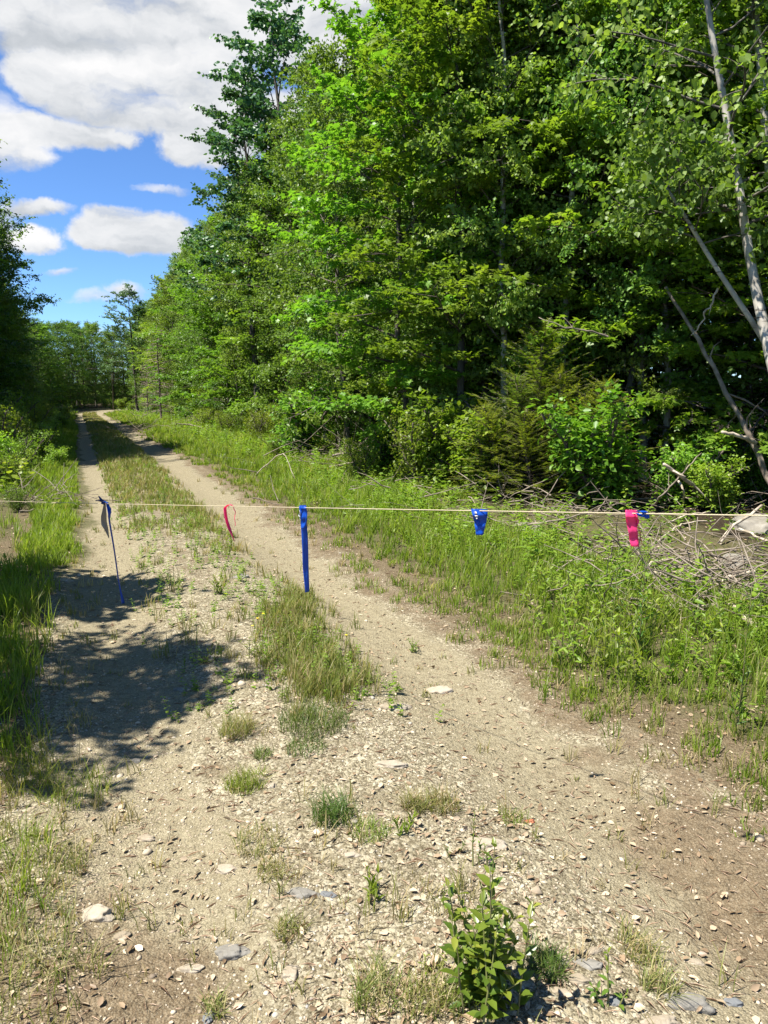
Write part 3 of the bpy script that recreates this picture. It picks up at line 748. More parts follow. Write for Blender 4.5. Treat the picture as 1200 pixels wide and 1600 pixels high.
def understory():
    y = 5.0
    while y < 100:
        for off in (-.5, .7, 2.2, 3.8):
            if y > 45 and off > 1: continue
            v = edge_v(y) + off + random.uniform(-.5, .5)
            if off < 0 and y < 13: v += .9
            key = random.choice(['sap_maple', 'sap_birch', 'sap_dark', 'sap_dark', 'sap_dark'] if off > 0 else ['sap_maple', 'sap_birch', 'sap_birch', 'sap_dark'] if y > 14 else ['sap_dark', 'sap_dark', 'sap_birch'])
            h = random.uniform(1.6, 3.6) if off < 0 else random.uniform(2.6, 4.8)
            yy = y + random.uniform(-.6, .6)
            TREES.append((key, *road_xy(v, yy), h, 'u', 'R'))
        y += (1.7 if y < 45 else 3.2) * random.uniform(.8, 1.2)
    for y0 in (104, 107, 111):
        x = -66
        while x < -16:
            if not -47 < x < -35: TREES.append((random.choice(['sap_dark', 'sap_dark', 'sap_birch', 'sap_maple']), x, y0 + random.uniform(-1, 1), random.uniform(3.2, 4.8), 'u', 'B'))
            x += 2.2 * random.uniform(.8, 1.2)
    for y0 in (101, 105, 112, 118):
        x = -56
        while x < -30:
            if not (y0 < 110 and -41 < x < -30): TREES.append((random.choice(['shrub1', 'shrub2']), x, y0 + random.uniform(-1, 1), random.uniform(1.2, 2.6), 's', 'B'))
            x += 1.5 * random.uniform(.8, 1.2)
    for y0, x0, x1 in ((116, -47, -35), (119, -48, -33)):
        x = x0
        while x < x1:
            TREES.append(('sap_dark', x, y0, random.uniform(3.5, 5), 'u', 'B')); x += 1.5
    y = 16.0
    while y < 100:
        v = -4.2 + random.uniform(-.7, .5) + float(np.interp(y, [24, 34], [0, .8]))
        TREES.append((random.choice(['sap_dark', 'sap_dark', 'sap_birch', 'sap_maple']), *road_xy(v, y), random.uniform(1.8, 3.6), 'u', 'L')); y += 2.3 * random.uniform(.8, 1.3)
    for px, py, h in [(20, 690, 1.3), (55, 680, 1.1), (5, 725, 1.2), (38, 745, .8), (80, 700, .7), (70, 665, 1.0), (95, 672, .7), (15, 765, .6), (60, 725, .7), (100, 655, .9), (88, 735, .45), (30, 800, .35), (-15, 760, .9), (-20, 700, 1.4)]:
        p = gp(px, py); TREES.append((random.choice(['shrub1', 'shrub2']), p[0], p[1], h, 's', 'L'))
    for px, py, h in [(470, 712, 1.5), (490, 690, 1.6), (440, 690, 1.0), (600, 740, 1.0), (650, 765, 1.1), (700, 765, 1.25), (760, 775, 1.0), (720, 740, 1.3), (560, 755, .7), (1060, 790, .8), (1115, 800, .6), (930, 790, 1.3), (895, 780, 1.6), 
                      (405, 690, .9), (380, 680, .8), (350, 680, .8), (320, 672, .8), (290, 662, .7), (265, 655, .8), (240, 650, .8), (220, 648, .9), (205, 645, .9), (190, 640, 1.2), (178, 640, 1.0), (165, 637, 1.2), (430, 715, .5), (350, 695, .4), (1170, 780, .7)]:
        p = gp(px, py); TREES.append((random.choice(['shrub1', 'shrub2']), p[0], p[1], h, 's', 'R'))
n_first = len(TREES)
random.seed(202)
understory()
for px_, py_, h_, w_ in [(840, 768, 2.3, 1), (872, 776, 1.7, 1), (905, 778, 1.6, 1), (805, 772, 1.7, 1), (828, 786, 1.2, 1), (782, 778, 1.3, 1)]:
    p = gp(px_, py_); TREES.append(('cedar', p[0], p[1], h_, 'c', 'R'))
CED = [t for t in TREES[n_first:] if t[0] == 'cedar']
def blocks(t):
    if t[0] == 'cedar' or t[3] < 1.5: return False
    u = to_px((t[1], t[2], 1.0))[0]
    return any(abs(u - to_px((c[1], c[2], 1.))[0]) < 75 and t[2] < c[2] + .9 for c in CED)
TREES[n_first:] = [t for t in TREES[n_first:] if not blocks(t)]
for (key, x, y, h, row, side) in TREES[n_first:]:
    PLACED.append((place(key, x, y, h, wide=1.55 if key == 'cedar' else 1.0, tilt=(random.uniform(-.2, .2), random.uniform(-.2, .2)) if key == 'cedar' else (0, 0), cat='sapling' if row == 'u' else 'shrub'), key, x, y, h, row, side))

# ------------------------------------------------------------------ grass and other ground cover
def blades(name, P, Hh, W, label, mat, rnd=None, lean=(.1, .7), r=None, split=None):
    r = r or np.random.default_rng(3)
    n = len(P); a = r.uniform(0, 2 * math.pi, n); le = r.uniform(*lean, n)
    dv = np.stack([np.cos(a), np.sin(a), 0 * a], -1)
    b = a + math.pi / 2 + r.normal(0, .5, n); sv = np.stack([np.cos(b), np.sin(b), 0 * b], -1)
    ts = [0, .38, .74, 1.0]; ws = [.8, 1.0, .6, 0]
    V = np.zeros((n, 7, 3)); k = 0
    for t, w in zip(ts, ws):
        c = P + dv * (le * Hh * t ** 2)[:, None] + np.array([0, 0, 1.]) * (Hh * t * (1 - .28 * le * t))[:, None]
        if w > 0:
            V[:, k] = c - sv * (W * w * .5)[:, None]; V[:, k + 1] = c + sv * (W * w * .5)[:, None]; k += 2
        else: V[:, 6] = c
    b0 = (np.arange(n) * 7)[:, None]
    Q = np.concatenate([b0 + [0, 1, 3, 2], b0 + [2, 3, 5, 4]]); T = b0 + [4, 5, 6]
    rn = np.repeat(r.uniform(0, 1, n) if rnd is None else rnd, 7)
    return mesh_np(name, V, [Q, T], mat, rnd=rn)

def scatter(r, n, vlo, vhi, ylo, yhi, pw=1.0):
    """Points of the verge, denser towards the viewer as y ** -pw."""
    u = r.uniform(0, 1, n)
    if abs(pw - 1) < 1e-6: y = ylo * (yhi / ylo) ** u
    else:
        e = 1 - pw; y = (ylo ** e + u * (yhi ** e - ylo ** e)) ** (1 / e)
    v = r.uniform(vlo, vhi, n); x = xc(y) + 1.081 * v
    return x, y, v
def on_ground(x, y, dz=-.01): return np.stack([x, y, zf(x, y) + dz], -1)
def clump(r, x, y, per, rad):
    n = len(x); a = r.uniform(0, 6.283, (n, per)); q = rad * np.sqrt(r.uniform(0, 1, (n, per)))
    return (x[:, None] + q * np.cos(a)).ravel(), (y[:, None] + q * np.sin(a)).ravel()

def make_grass():
    r = np.random.default_rng(21)
    X, Y, Hs, Rn = [], [], [], []
    # right verge
    x, y, v = scatter(r, 17000, 2.0, 6.8, 2.0, 75, 1.0)
    e = v + .22 * wob(x, y, 1.4) + .12 * wob(x, y, 3.3, 2)
    dens = sm(2.08, 2.62, e) * (1 - .75 * sm(4.6, 6.0, v - .12 * np.maximum(0, 9 - y) * 0)) * (.55 + .45 * sm(-.5, .5, wob(x, y, 1.0, 9.)))
    brushy = sm(3.9, 4.6, v - .25 * wob(x, y, 1.5, 2.)) * (1 - sm(9.5, 11, y)); dens = dens * (1 - .92 * brushy)
    k = r.uniform(0, 1, len(x)) < dens; x, y, e = x[k], y[k], e[k]
    hh = (.085 + .135 * sm(2.3, 3.2, e)) * (1 - .35 * brushy[k]) * r.uniform(.6, 1.3, len(x)) * (1 + .3 * sm(10, 30, y))
    px, py = clump(r, x, y, 13, .055 + 0 * x[0]); X.append(px); Y.append(py); Hs.append(np.repeat(hh, 13)); Rn.append(np.clip(np.repeat(r.uniform(0, .8, len(x)), 13) + r.uniform(-.2, .25, len(px)), 0, 1))
    # left verge
    x, y, v = scatter(r, 7000, -2.6, -.1, 1.5, 75, 1.0)
    e = v + .14 * wob(x, y, 1.4) + .08 * wob(x, y, 3.3, 2)
    bare = sm(-.42, -.62, e) * sm(5.6, 6.3, y) * (1 - sm(10, 12, y))
    dens = (1 - sm(-.5, -.15, e)) * (1 - .85 * bare) * (1 - .6 * (1 - sm(1.9, 3.2, y)))
    k = r.uniform(0, 1, len(x)) < dens; x, y, e = x[k], y[k], e[k]
    hh = .24 * r.uniform(.5, 1.2, len(x)) * (.7 + .3 * sm(2.2, 3.2, y))
    px, py = clump(r, x, y, 13, .06); X.append(px); Y.append(py); Hs.append(np.repeat(hh, 13)); Rn.append(np.clip(np.repeat(r.uniform(0, .75, len(x)), 13) + r.uniform(-.2, .25, len(px)), 0, 1))
    x, y, v = scatter(r, 2600, -.62, -.02, 6.5, 40, .9)
    e = v + .1 * wob(x, y, 1.4); k = r.uniform(0, 1, len(x)) < sm(-.68, -.5, e) * (1 - sm(-.22, -.1, e)); x, y = x[k], y[k]; hh = .13 * r.uniform(.6, 1.2, len(x))
    px, py = clump(r, x, y, 13, .055); X.append(px); Y.append(py); Hs.append(np.repeat(hh, 13)); Rn.append(np.clip(np.repeat(r.uniform(.1, .7, len(x)), 13) + r.uniform(-.2, .25, len(px)), 0, 1))
    X, Y, Hs, Rn = map(np.concatenate, (X, Y, Hs, Rn)); Hs = Hs * r.uniform(.55, 1.2, len(Hs))
    o = obj('grass', blades('verge_grass', on_ground(X, Y), Hs, .0035 + .00055 * Y, None, M['grass'], rnd=Rn, r=r)); tag(o, 'thick green grass covering the verges on either side of the road', 'grass', kind='stuff')
    # centre strip and stragglers among the gravel: drier, shorter
    X, Y, Hs, Rn = [], [], [], []
    x, y, v = scatter(r, 8200, .35, 1.6, 4.0, 75, .9)
    e = v + .12 * wob(x, y, 1.4) + .08 * wob(x, y, 3.3, 2)
    dens = np.maximum(np.exp(-((e - 1.28) / .2) ** 2), np.maximum(.75 * np.exp(-((e - .55) / .18) ** 2), .5 * np.exp(-((e - .95) / .5) ** 4))) * (.12 + .88 * sm(5.5, 11, y)) * sm(-.5, .3, wob(x, y, 1.9, 4.) + .5 * sm(6, 14, y))
    k = r.uniform(0, 1, len(x)) < dens; x, y = x[k], y[k]
    hh = .13 * r.uniform(.5, 1.3, len(x))
    px, py = clump(r, x, y, 12, .06); X.append(px); Y.append(py); Hs.append(np.repeat(hh, 12)); Rn.append(np.clip(np.repeat(r.uniform(0, .8, len(x)), 12) + r.uniform(-.2, .25, len(px)), 0, 1))
    # the long clump in the middle of the road, from the streamer down to the near tuft
    n = 560; t = r.uniform(0, 1, n)
    path = np.array([gp(470, 930), gp(455, 970), gp(470, 1020), gp(500, 1060), gp(510, 1090)])
    cx = np.interp(t, np.linspace(0, 1, 5), path[:, 0]); cy = np.interp(t, np.linspace(0, 1, 5), path[:, 1]); wd = np.interp(t, [0, .3, .6, 1], [.10, .26, .24, .14])
    x = cx + r.normal(0, 1, n) * wd * .62; y = cy + r.normal(0, .12, n)
    hh = .115 * r.uniform(.4, 1.4, n)
    px, py = clump(r, x, y, 12, .035); X.append(px); Y.append(py); Hs.append(np.repeat(hh, 12)); Rn.append(np.clip(np.repeat(r.uniform(-.15, .8, n), 12) + r.uniform(-.25, .25, len(px)), 0, 1))
    # thin stragglers
    x, y, v = scatter(r, 3000, -.6, 2.9, 1.5, 14, 1.3)
    e = v + .1 * wob(x, y, 2.)
    dens = .05 + .75 * np.exp(-((e - 1.0) / .35) ** 2) * sm(-.2, .5, wob(x, y, 2.6, 8.)) + .9 * np.exp(-((e + .35) / .3) ** 2) + .95 * np.exp(-((e - 2.5) / .3) ** 2)
    k = r.uniform(0, 1, len(x)) < dens; x, y = x[k], y[k]
    hh = .085 * r.uniform(.4, 1.4, len(x))
    px, py = clump(r, x, y, 9, .03); X.append(px); Y.append(py); Hs.append(np.repeat(hh, 9)); Rn.append(np.clip(np.repeat(r.uniform(.2, 1, len(x)), 9) + r.uniform(-.25, .25, len(px)), 0, 1))
    X, Y, Hs, Rn = map(np.concatenate, (X, Y, Hs, Rn)); Hs = Hs * r.uniform(.5, 1.25, len(Hs))
    o = obj('road_grass', blades('road_grass', on_ground(X, Y), Hs, .0022 + .0006 * Y, None, M['dry_grass'], rnd=Rn, r=r)); tag(o, 'thin olive and straw grass growing between and beside the wheel ruts', 'grass', kind='stuff')
make_grass()

def make_weeds():
    """Low broadleaved plants mixed into the verge grass."""
    r = np.random.default_rng(22)
    x, y, v = scatter(r, 8000, 2.6, 7.5, 2.4, 80, 1.0)
    x2, y2, v2 = scatter(r, 4200, -4.2, -.5, 3, 80, .8)
    d1 = (1 - .78 * sm(3.9, 4.6, v) * (1 - sm(9.5, 11, y))) * sm(2.9, 3.9, v + .3 * wob(x, y, 1.2)) * (.35 + .65 * sm(-.2, .5, wob(x, y, .9, 3.)))
    d2 = (1 - sm(-1.3, -.6, v2 + .2 * wob(x2, y2, 1.2))) * np.where((y2 > 5.2) & (y2 < 10.5), .10, 1)
    k1 = r.uniform(0, 1, len(x)) < d1; k2 = r.uniform(0, 1, len(x2)) < d2
    x3, y3, v3 = scatter(r, 3000, .3, 1.6, 3.4, 45, .9)
    d3 = np.maximum(np.exp(-((v3 - 1.2) / .25) ** 2), .6 * np.exp(-((v3 - .6) / .25) ** 2)) * sm(-.6, .3, wob(x3, y3, 1.7, 7.) + .5 * sm(6, 14, y3)); k3 = r.uniform(0, 1, len(x3)) < d3
    x4, y4, v4 = scatter(r, 2600, 2.7, 5.2, 2.6, 13, .6)
    k4 = r.uniform(0, 1, len(x4)) < sm(2.8, 3.4, v4) * (1 - sm(3.9, 4.7, v4 - .25 * wob(x4, y4, 1.5, 2.)) * .8) * sm(-.7, .2, wob(x4, y4, 1.3, 1.))
    nb = k1.sum() + k2.sum(); n3 = k3.sum(); n4 = k4.sum()
    x = np.concatenate([x[k1], x2[k2], x3[k3], x4[k4]]); y = np.concatenate([y[k1], y2[k2], y3[k3], y4[k4]])
    n = len(x); H = r.uniform(.12, .42, n) * (1 + .5 * sm(12, 30, y)); H[nb:nb + n3] = r.uniform(.04, .15, n3); H[nb + n3:] = r.uniform(.09, .25, n4); m = 16
    t = (np.arange(m)[None] + r.uniform(0, 1, (n, m))) / m
    a = r.uniform(0, 6.28, (n, 1)) + np.arange(m)[None] * 2.4; le = r.normal(0, .16, (n, 2, 1))
    base = on_ground(x, y)
    P = np.stack([base[:, 0:1] + le[:, 0] * H[:, None] * t, base[:, 1:2] + le[:, 1] * H[:, None] * t, base[:, 2:3] + H[:, None] * (.12 + .88 * t)], -1).reshape(-1, 3)
    D = np.stack([np.cos(a), np.sin(a), r.uniform(-.3, .5, a.shape)], -1).reshape(-1, 3)
    Nn = nrm(np.array([-.1, 0, 1.]) + r.normal(0, .35, P.shape))
    L = (np.repeat(H, m) * .13 + .036) * r.uniform(.6, 1.3, n * m) * (1.15 - .6 * t.ravel()); sc_ = np.ones(n); sc_[nb:nb + n3] = .48 + .03 * np.clip(y[nb:nb + n3] - 4, 0, 12); sc_[nb + n3:] = .8; L = L * np.repeat(sc_, m)
    rn = np.clip(np.repeat(r.uniform(0, 1, n), m) * .65 + r.uniform(0, .35, n * m), 0, 1)
    V, Fc, Rn = leaves(P, D, Nn, L, L * np.repeat(r.uniform(.3, .75, n), m), LEAF6, rn)
    o = obj('undergrowth', mesh_np('undergrowth', V, [Fc], M['weed_leaf'], rnd=Rn)); tag(o, 'low leafy weeds mixed into the grass along both verges', 'weeds', kind='stuff')
make_weeds()

def make_litter():
    r = np.random.default_rng(23)
    xs, ys = [], []
    for n, a in ((1900, (2.2, 3.6, 1.6, 12, 1.0)), (6500, (3.6, 8.5, 2.2, 22, 1.0)), (2600, (-2.4, -.3, 2.5, 14, .8)), (2600, (-.3, 2.0, 1.5, 9, 1.4))):
        x, y, v = scatter(r, n, *a); xs.append(x); ys.append(y)
    q = gp(640, 1570); xs.append(q[0] + r.normal(0, .16, 420)); ys.append(q[1] + r.normal(0, .09, 420))
    q = gp(700, 1290); xs.append(q[0] + r.normal(0, .25, 200)); ys.append(q[1] + r.normal(0, .15, 200))
    q = gp(980, 1270); xs.append(q[0] + r.normal(0, .25, 90)); ys.append(q[1] + r.normal(0, .10, 90))
    x = np.concatenate(xs); y = np.concatenate(ys); n = len(x)
    a = r.uniform(0, 6.28, n); P = on_ground(x, y, .006)
    D = np.stack([np.cos(a), np.sin(a), r.uniform(-.1, .35, n)], -1); Nn = nrm(np.array([0, 0, 1.]) + r.normal(0, .5, P.shape))
    L = r.uniform(.008, .030, n) ** 1.0 * (1 + .04 * y)
    V, Fc, Rn = leaves(P, D, Nn, L, L * r.uniform(.25, .8, n), LEAF6, r.uniform(0, 1, n))
    o = obj('leaf_litter', mesh_np('leaf_litter', V, [Fc], M['litter'], rnd=Rn)); tag(o, 'dry brown fallen leaves scattered over the verges and road edge', 'leaf litter', kind='stuff')
    # needles and bark scraps
    x, y, v = scatter(r, 5200, -1.2, 3.4, 1.4, 11, 1.5); n = len(x)
    a = r.uniform(0, 6.28, n); P = on_ground(x, y, .004); D = np.stack([np.cos(a), np.sin(a), r.uniform(-.03, .12, n)], -1)
    L = r.uniform(.015, .07, n); V, Fc, Rn = leaves(P, D, np.tile([0, 0, 1.], (n, 1)) + r.normal(0, .2, P.shape), L, .0016 + .0004 * y, LEAF4, r.uniform(.2, 1, n))
    o = obj('straw_litter', mesh_np('straw_litter', V, [Fc], M['litter'], rnd=Rn)); tag(o, 'bits of dry straw and bark strewn over the gravel', 'straw', kind='stuff')
make_litter()

ICO_V = None
def ico(sub):
    import bmesh
    bm = bmesh.new(); bmesh.ops.create_icosphere(bm, subdivisions=sub, radius=1.0)
    V = np.array([v.co[:] for v in bm.verts]); Fc = np.array([[v.index for v in f.verts] for f in bm.faces]); bm.free(); return V, Fc
I1, I2, I4 = ico(1), ico(2), ico(4)
def make_gravel():
    r = np.random.default_rng(24)
    sets = [(24000, (-.5, 2.5, 1.4, 9, 1.5), (.0025, .0065)), (800, (-.5, 2.5, 1.4, 9, 1.5), (.006, .012)), (40, (-.45, 2.4, 1.5, 7, 1.4), (.016, .028))]
    xs, ys, rs = [], [], []
    for n, a, rr in sets:
        x, y, v = scatter(r, n, *a)
        e = v + .12 * wob(x, y, 1.4) + .06 * wob(x, y, 3.3, 2)
        tr = np.maximum(np.exp(-((e - .13) / .30) ** 4) * sm(3.2, 4.4, y), np.exp(-((e - 1.8) / .42) ** 4))
        d = (1 - .88 * tr) * (.45 + .55 * sm(-.4, .4, wob(x, y, 1.7, 6.)))
        d = d * (1 - .8 * np.exp(-((e + .05) / .4) ** 2) * (1 - sm(1.8, 2.3, y)))
        k = r.uniform(0, 1, n) < d; xs.append(x[k]); ys.append(y[k]); rs.append(r.uniform(*rr, k.sum()))
    x, y, s = map(np.concatenate, (xs, ys, rs)); n = len(x); s = s * (.85 + .05 * y)
    T, Fc = I1; k = len(T)
    sc = np.stack([s * r.uniform(.8, 1.4, n), s * r.uniform(.7, 1.1, n), s * r.uniform(.35, .75, n)], -1)
    a = r.uniform(0, 6.28, n); ca, sa = np.cos(a), np.sin(a)
    Q = T[None] * (1 + r.normal(0, .26, (n, k, 1))) * sc[:, None]
    V = np.stack([Q[..., 0] * ca[:, None] - Q[..., 1] * sa[:, None], Q[..., 0] * sa[:, None] + Q[..., 1] * ca[:, None], Q[..., 2]], -1)
    V = V + on_ground(x, y, 0)[:, None] + np.stack([0 * s, 0 * s, s * .05], -1)[:, None]
    Fa = (Fc[None] + (np.arange(n) * k)[:, None, None]).reshape(-1, 3)
    o = obj('gravel', mesh_np('gravel', V, [Fa], M['gravel'], rnd=np.repeat(r.uniform(0, 1, n), k))); tag(o, 'loose cream and grey pebbles strewn between the wheel ruts', 'gravel', kind='stuff')
make_gravel()

# ------------------------------------------------------------------ plastic streamers on the barrier string
def plastic(name, c, trans=.35):
    m, n, l = new_mat(name)
    tc = n.new('ShaderNodeTexCoord'); nz = n.new('ShaderNodeTexNoise'); nz.inputs['Scale'].default_value = 40; nz.inputs['Detail'].default_value = 3
    l.new(tc.outputs['Object'], nz.inputs['Vector'])
    p = n.new('ShaderNodeBsdfPrincipled'); p.inputs['Base Color'].default_value = (*c, 1); p.inputs['Roughness'].default_value = .35
    b = n.new('ShaderNodeBump'); b.inputs['Strength'].default_value = .25; b.inputs['Distance'].default_value = .01; l.new(nz.outputs[0], b.inputs['Height']); l.new(b.outputs[0], p.inputs['Normal'])
    t = n.new('ShaderNodeBsdfTranslucent'); t.inputs[0].default_value = (*c, 1)
    ms = n.new('ShaderNodeMixShader'); ms.inputs[0].default_value = trans; l.new(p.outputs[0], ms.inputs[1]); l.new(t.outputs[0], ms.inputs[2])
    o = n.new('ShaderNodeOutputMaterial'); l.new(ms.outputs[0], o.inputs[0]); return m
M['blue_plastic'] = plastic('blue_plastic', (.008, .085, .50), .35)
M['navy_plastic'] = plastic('navy_plastic', (.008, .02, .12), .1)
M['pink_plastic'] = plastic('pink_plastic', (1.0, .085, .30), .5)
M['tan_plastic'] = plastic('tan_plastic', (.42, .31, .22), .2)
M['orange_plastic'] = plastic('orange_plastic', (.75, .22, .06), .3)
M['white_plastic'] = plastic('white_plastic', (.75, .72, .68), .2)
mr, n_, l_ = new_mat('string'); p_ = n_.new('ShaderNodeBsdfPrincipled'); p_.inputs['Base Color'].default_value = (.50, .42, .27, 1); p_.inputs['Roughness'].default_value = .7
tc_ = n_.new('ShaderNodeTexCoord'); wv = n_.new('ShaderNodeTexWave'); wv.inputs['Scale'].default_value = 60; l_.new(tc_.outputs['Object'], wv.inputs['Vector'])
bp_ = n_.new('ShaderNodeBump'); bp_.inputs['Distance'].default_value = .002; l_.new(wv.outputs[0], bp_.inputs['Height']); l_.new(bp_.outputs[0], p_.inputs['Normal'])
o_ = n_.new('ShaderNodeOutputMaterial'); l_.new(p_.outputs[0], o_.inputs[0]); M['string'] = mr

RA, RB = dp(165, 785.5, 5.40), dp(985, 799.5, 2.20)
def rope_at(px):
    """Point of the string seen at photograph column px."""
    a, b = -3.0, 3.0
    for _ in range(50):
        m = (a + b) / 2
        if to_px(RA + (RB - RA) * m)[0] < px: a = m
        else: b = m
    return RA + (RB - RA) * a
TL, TR = RA + (RB - RA) * -.80, RA + (RB - RA) * 1.55
mb = MB(); ts = np.linspace(0, 1, 60); mb.tube(TL[None] + (TR - TL)[None] * ts[:, None] - np.array([0, 0, .02])[None] * (np.sin(ts * math.pi) * .4)[:, None], .0021, 6)
tag(obj('barrier_string', mb.mesh('barrier_string', M['string'])), 'thin tan string stretched across the dirt road as a barrier', 'string')
rope_dir = nrm((RB - RA)[None])[0]

def ribbon(name, path, widths, angles, mat, parent=None, thick=.0007):
    """A plastic strip: path of points, a width and a facing angle (0 = broadside along the string) at each, given real thickness."""
    path = np.asarray(path, float); n = 40; t = np.linspace(0, 1, len(path)); tt = np.linspace(0, 1, n)
    P = np.stack([np.interp(tt, t, path[:, k]) for k in range(3)], -1)
    for _ in range(3): P[1:-1] = (P[:-2] + 2 * P[1:-1] + P[2:]) / 4
    w = np.interp(tt, t, widths); a = np.radians(np.interp(tt, t, angles))
    fl = nrm(np.array([[P[0, 1], -P[0, 0], 0.]]))[0]; fw = np.array([-fl[1], fl[0], 0.])
    r = np.random.default_rng(len(path) + int(abs(P[0, 0]) * 1000))
    S = fl[None] * np.cos(a)[:, None] + fw[None] * np.sin(a)[:, None]; Nn = fw[None] * np.cos(a)[:, None] - fl[None] * np.sin(a)[:, None]
    cols = np.linspace(-.5, .5, 5)
    w = w * 1.04; rip = .0025 * np.sin(tt * 17 + 1.)[:, None] + .0012 * np.sin(cols * 7 + tt[:, None] * 11)
    A = P[:, None] + S[:, None] * (cols[None, :, None] * w[:, None, None]) + Nn[:, None] * rip[..., None]
    B = A + Nn[:, None] * thick
    V = np.concatenate([A.reshape(-1, 3), B.reshape(-1, 3)]); o = n * 5
    i = (np.arange(n - 1)[:, None] * 5 + np.arange(4)[None]).ravel()
    Q = np.stack([i, i + 1, i + 6, i + 5], -1); Q2 = Q[:, ::-1] + o
    e1 = np.arange(n - 1) * 5; e2 = e1 + 4
    E = np.concatenate([np.stack([e1, e1 + 5, e1 + 5 + o, e1 + o], -1), np.stack([e2 + o, e2 + 5 + o, e2 + 5, e2], -1)])
    c = np.arange(4); E2 = np.concatenate([np.stack([c + 1, c, c + o, c + 1 + o], -1), np.stack([c, c + 1, c + 1 + o, c + o], -1) + (n - 1) * 5])
    return obj(name, mesh_np(name, V, [Q, Q2, E, E2], mat, smooth=True), parent)
def knot(c, r, mat, parent, seed=0):
    V, Fc = I2; q = np.random.default_rng(seed)
    return obj('knot', mesh_np('knot', V * (1 + q.normal(0, .18, (len(V), 1))) * r + c, [Fc], mat), parent)
def hang(px, pts):
    """Points hanging from the string at column px: (dx px, py) pairs on the plane square to the view at that distance."""
    p0 = rope_at(px); return [dp(px + dx, py, p0[1] + dy) for dx, py, dy in pts]

# long twisted blue streamer at the left, nearly touching the gravel
root = empty('blue_streamer'); tag(root, 'long twisted navy blue streamer hanging from the string down to the left rut', 'streamer')
ribbon('tail', hang(166, [(2, 786, 0), (5, 800, 0), (5, 808, 0), (12, 860, .01), (21, 915, .02), (26.5, 943, .02)]), [.022, .030, .024, .022, .020, .028], [35, 30, 60, 66, 62, 40], M['blue_plastic'], root)
ribbon('loop', hang(166, [(-2, 783, -.01), (3, 787, -.015), (7, 797, -.015), (6, 809, -.01)]), [.018, .022, .02, .012], [60, 62, 70, 80], M['blue_plastic'], root)
knot(rope_at(163) + [0, -.01, .0], np.array([.016, .014, .013]), M['navy_plastic'], root, 3)
mb = MB(); mb.tube(hang(163, [(0, 785, 0), (-5, 781, 0), (-9, 775, 0)]), [.012, .010, .004], 5); mb.tube(hang(163, [(0, 785, 0), (-7, 782.5, 0), (-14, 782, 0)]), [.008, .006, .003], 5); obj('loose_ends', mb.mesh('loose_ends', M['navy_plastic']), root)
# pale strip hanging beside it
root = empty('tan_streamer'); tag(root, 'short tan streamer hanging beside the twisted blue one at the left', 'streamer')
ribbon('strip', hang(164, [(0, 786, .03), (-2, 805, .03), (-1, 820, .03), (4, 832, .03), (6, 841, .03)]), [.012, .040, .042, .022, .006], [25, 20, 20, 30, 40], M['tan_plastic'], root)
# thin pink streamer
root = empty('pink_streamer'); tag(root, 'narrow curling pink streamer on the string before the right rut', 'streamer')
ribbon('tail', hang(358, [(5, 789, 0), (-1, 788, 0), (-6, 793, 0), (-5, 812, 0), (1, 826, 0), (8, 846, 0)]), [.012, .022, .020, .024, .026, .004], [70, 40, 40, 55, 50, 60], M['pink_plastic'], root)
ribbon('short_end', hang(358, [(2, 788.5, 0), (8, 792, 0), (9.5, 802, 0), (9, 822, 0)]), [.012, .010, .007, .003], [50, 70, 70, 70], M['pink_plastic'], root)
# long flat blue streamer
root = empty('blue_streamer'); tag(root, 'long straight bright blue streamer hanging broadside in front of the right rut', 'streamer')
ribbon('tail', hang(474, [(-1, 791, -.006), (0, 800, -.008), (1, 815, -.004), (2.5, 850, 0), (4, 890, .005), (6, 925, .01)]), [.036, .030, .030, .029, .028, .022], [5, 12, 25, 8, 15, 25], M['blue_plastic'], root)
ribbon('fold', hang(474, [(-1, 789.5, -.012), (1, 797, -.014), (2, 812, -.014), (-1, 826, -.010)]), [.030, .028, .026, .016], [-8, -12, -18, -25], M['blue_plastic'], root)
ribbon('white_tag', hang(469.5, [(0, 797, .004), (-1, 806, .004), (0, 812, .004)]), [.008, .014, .006], [40, 40, 40], M['white_plastic'], root)
# short wide blue streamer
root = empty('blue_streamer'); tag(root, 'short wide crumpled blue streamer tapering down above the grass verge', 'streamer')
ribbon('flap', hang(749, [(0, 795.5, -.004), (1, 806, -.008), (1, 818, .004), (1, 828, -.004), (0, 836, 0)]), [.058, .052, .040, .032, .024], [0, 14, -16, 12, 0], M['blue_plastic'], root)
ribbon('fold', hang(742, [(-2, 796, -.014), (2, 806, -.016), (7, 822, -.013), (10, 830, -.012)]), [.014, .022, .018, .010], [35, 30, 20, 20], M['blue_plastic'], root)
ribbon('white_mark', hang(743, [(0, 799, -.024), (1, 805, -.024), (2, 811, -.024)]), [.004, .012, .004], [10, 10, 10], M['white_plastic'], root)
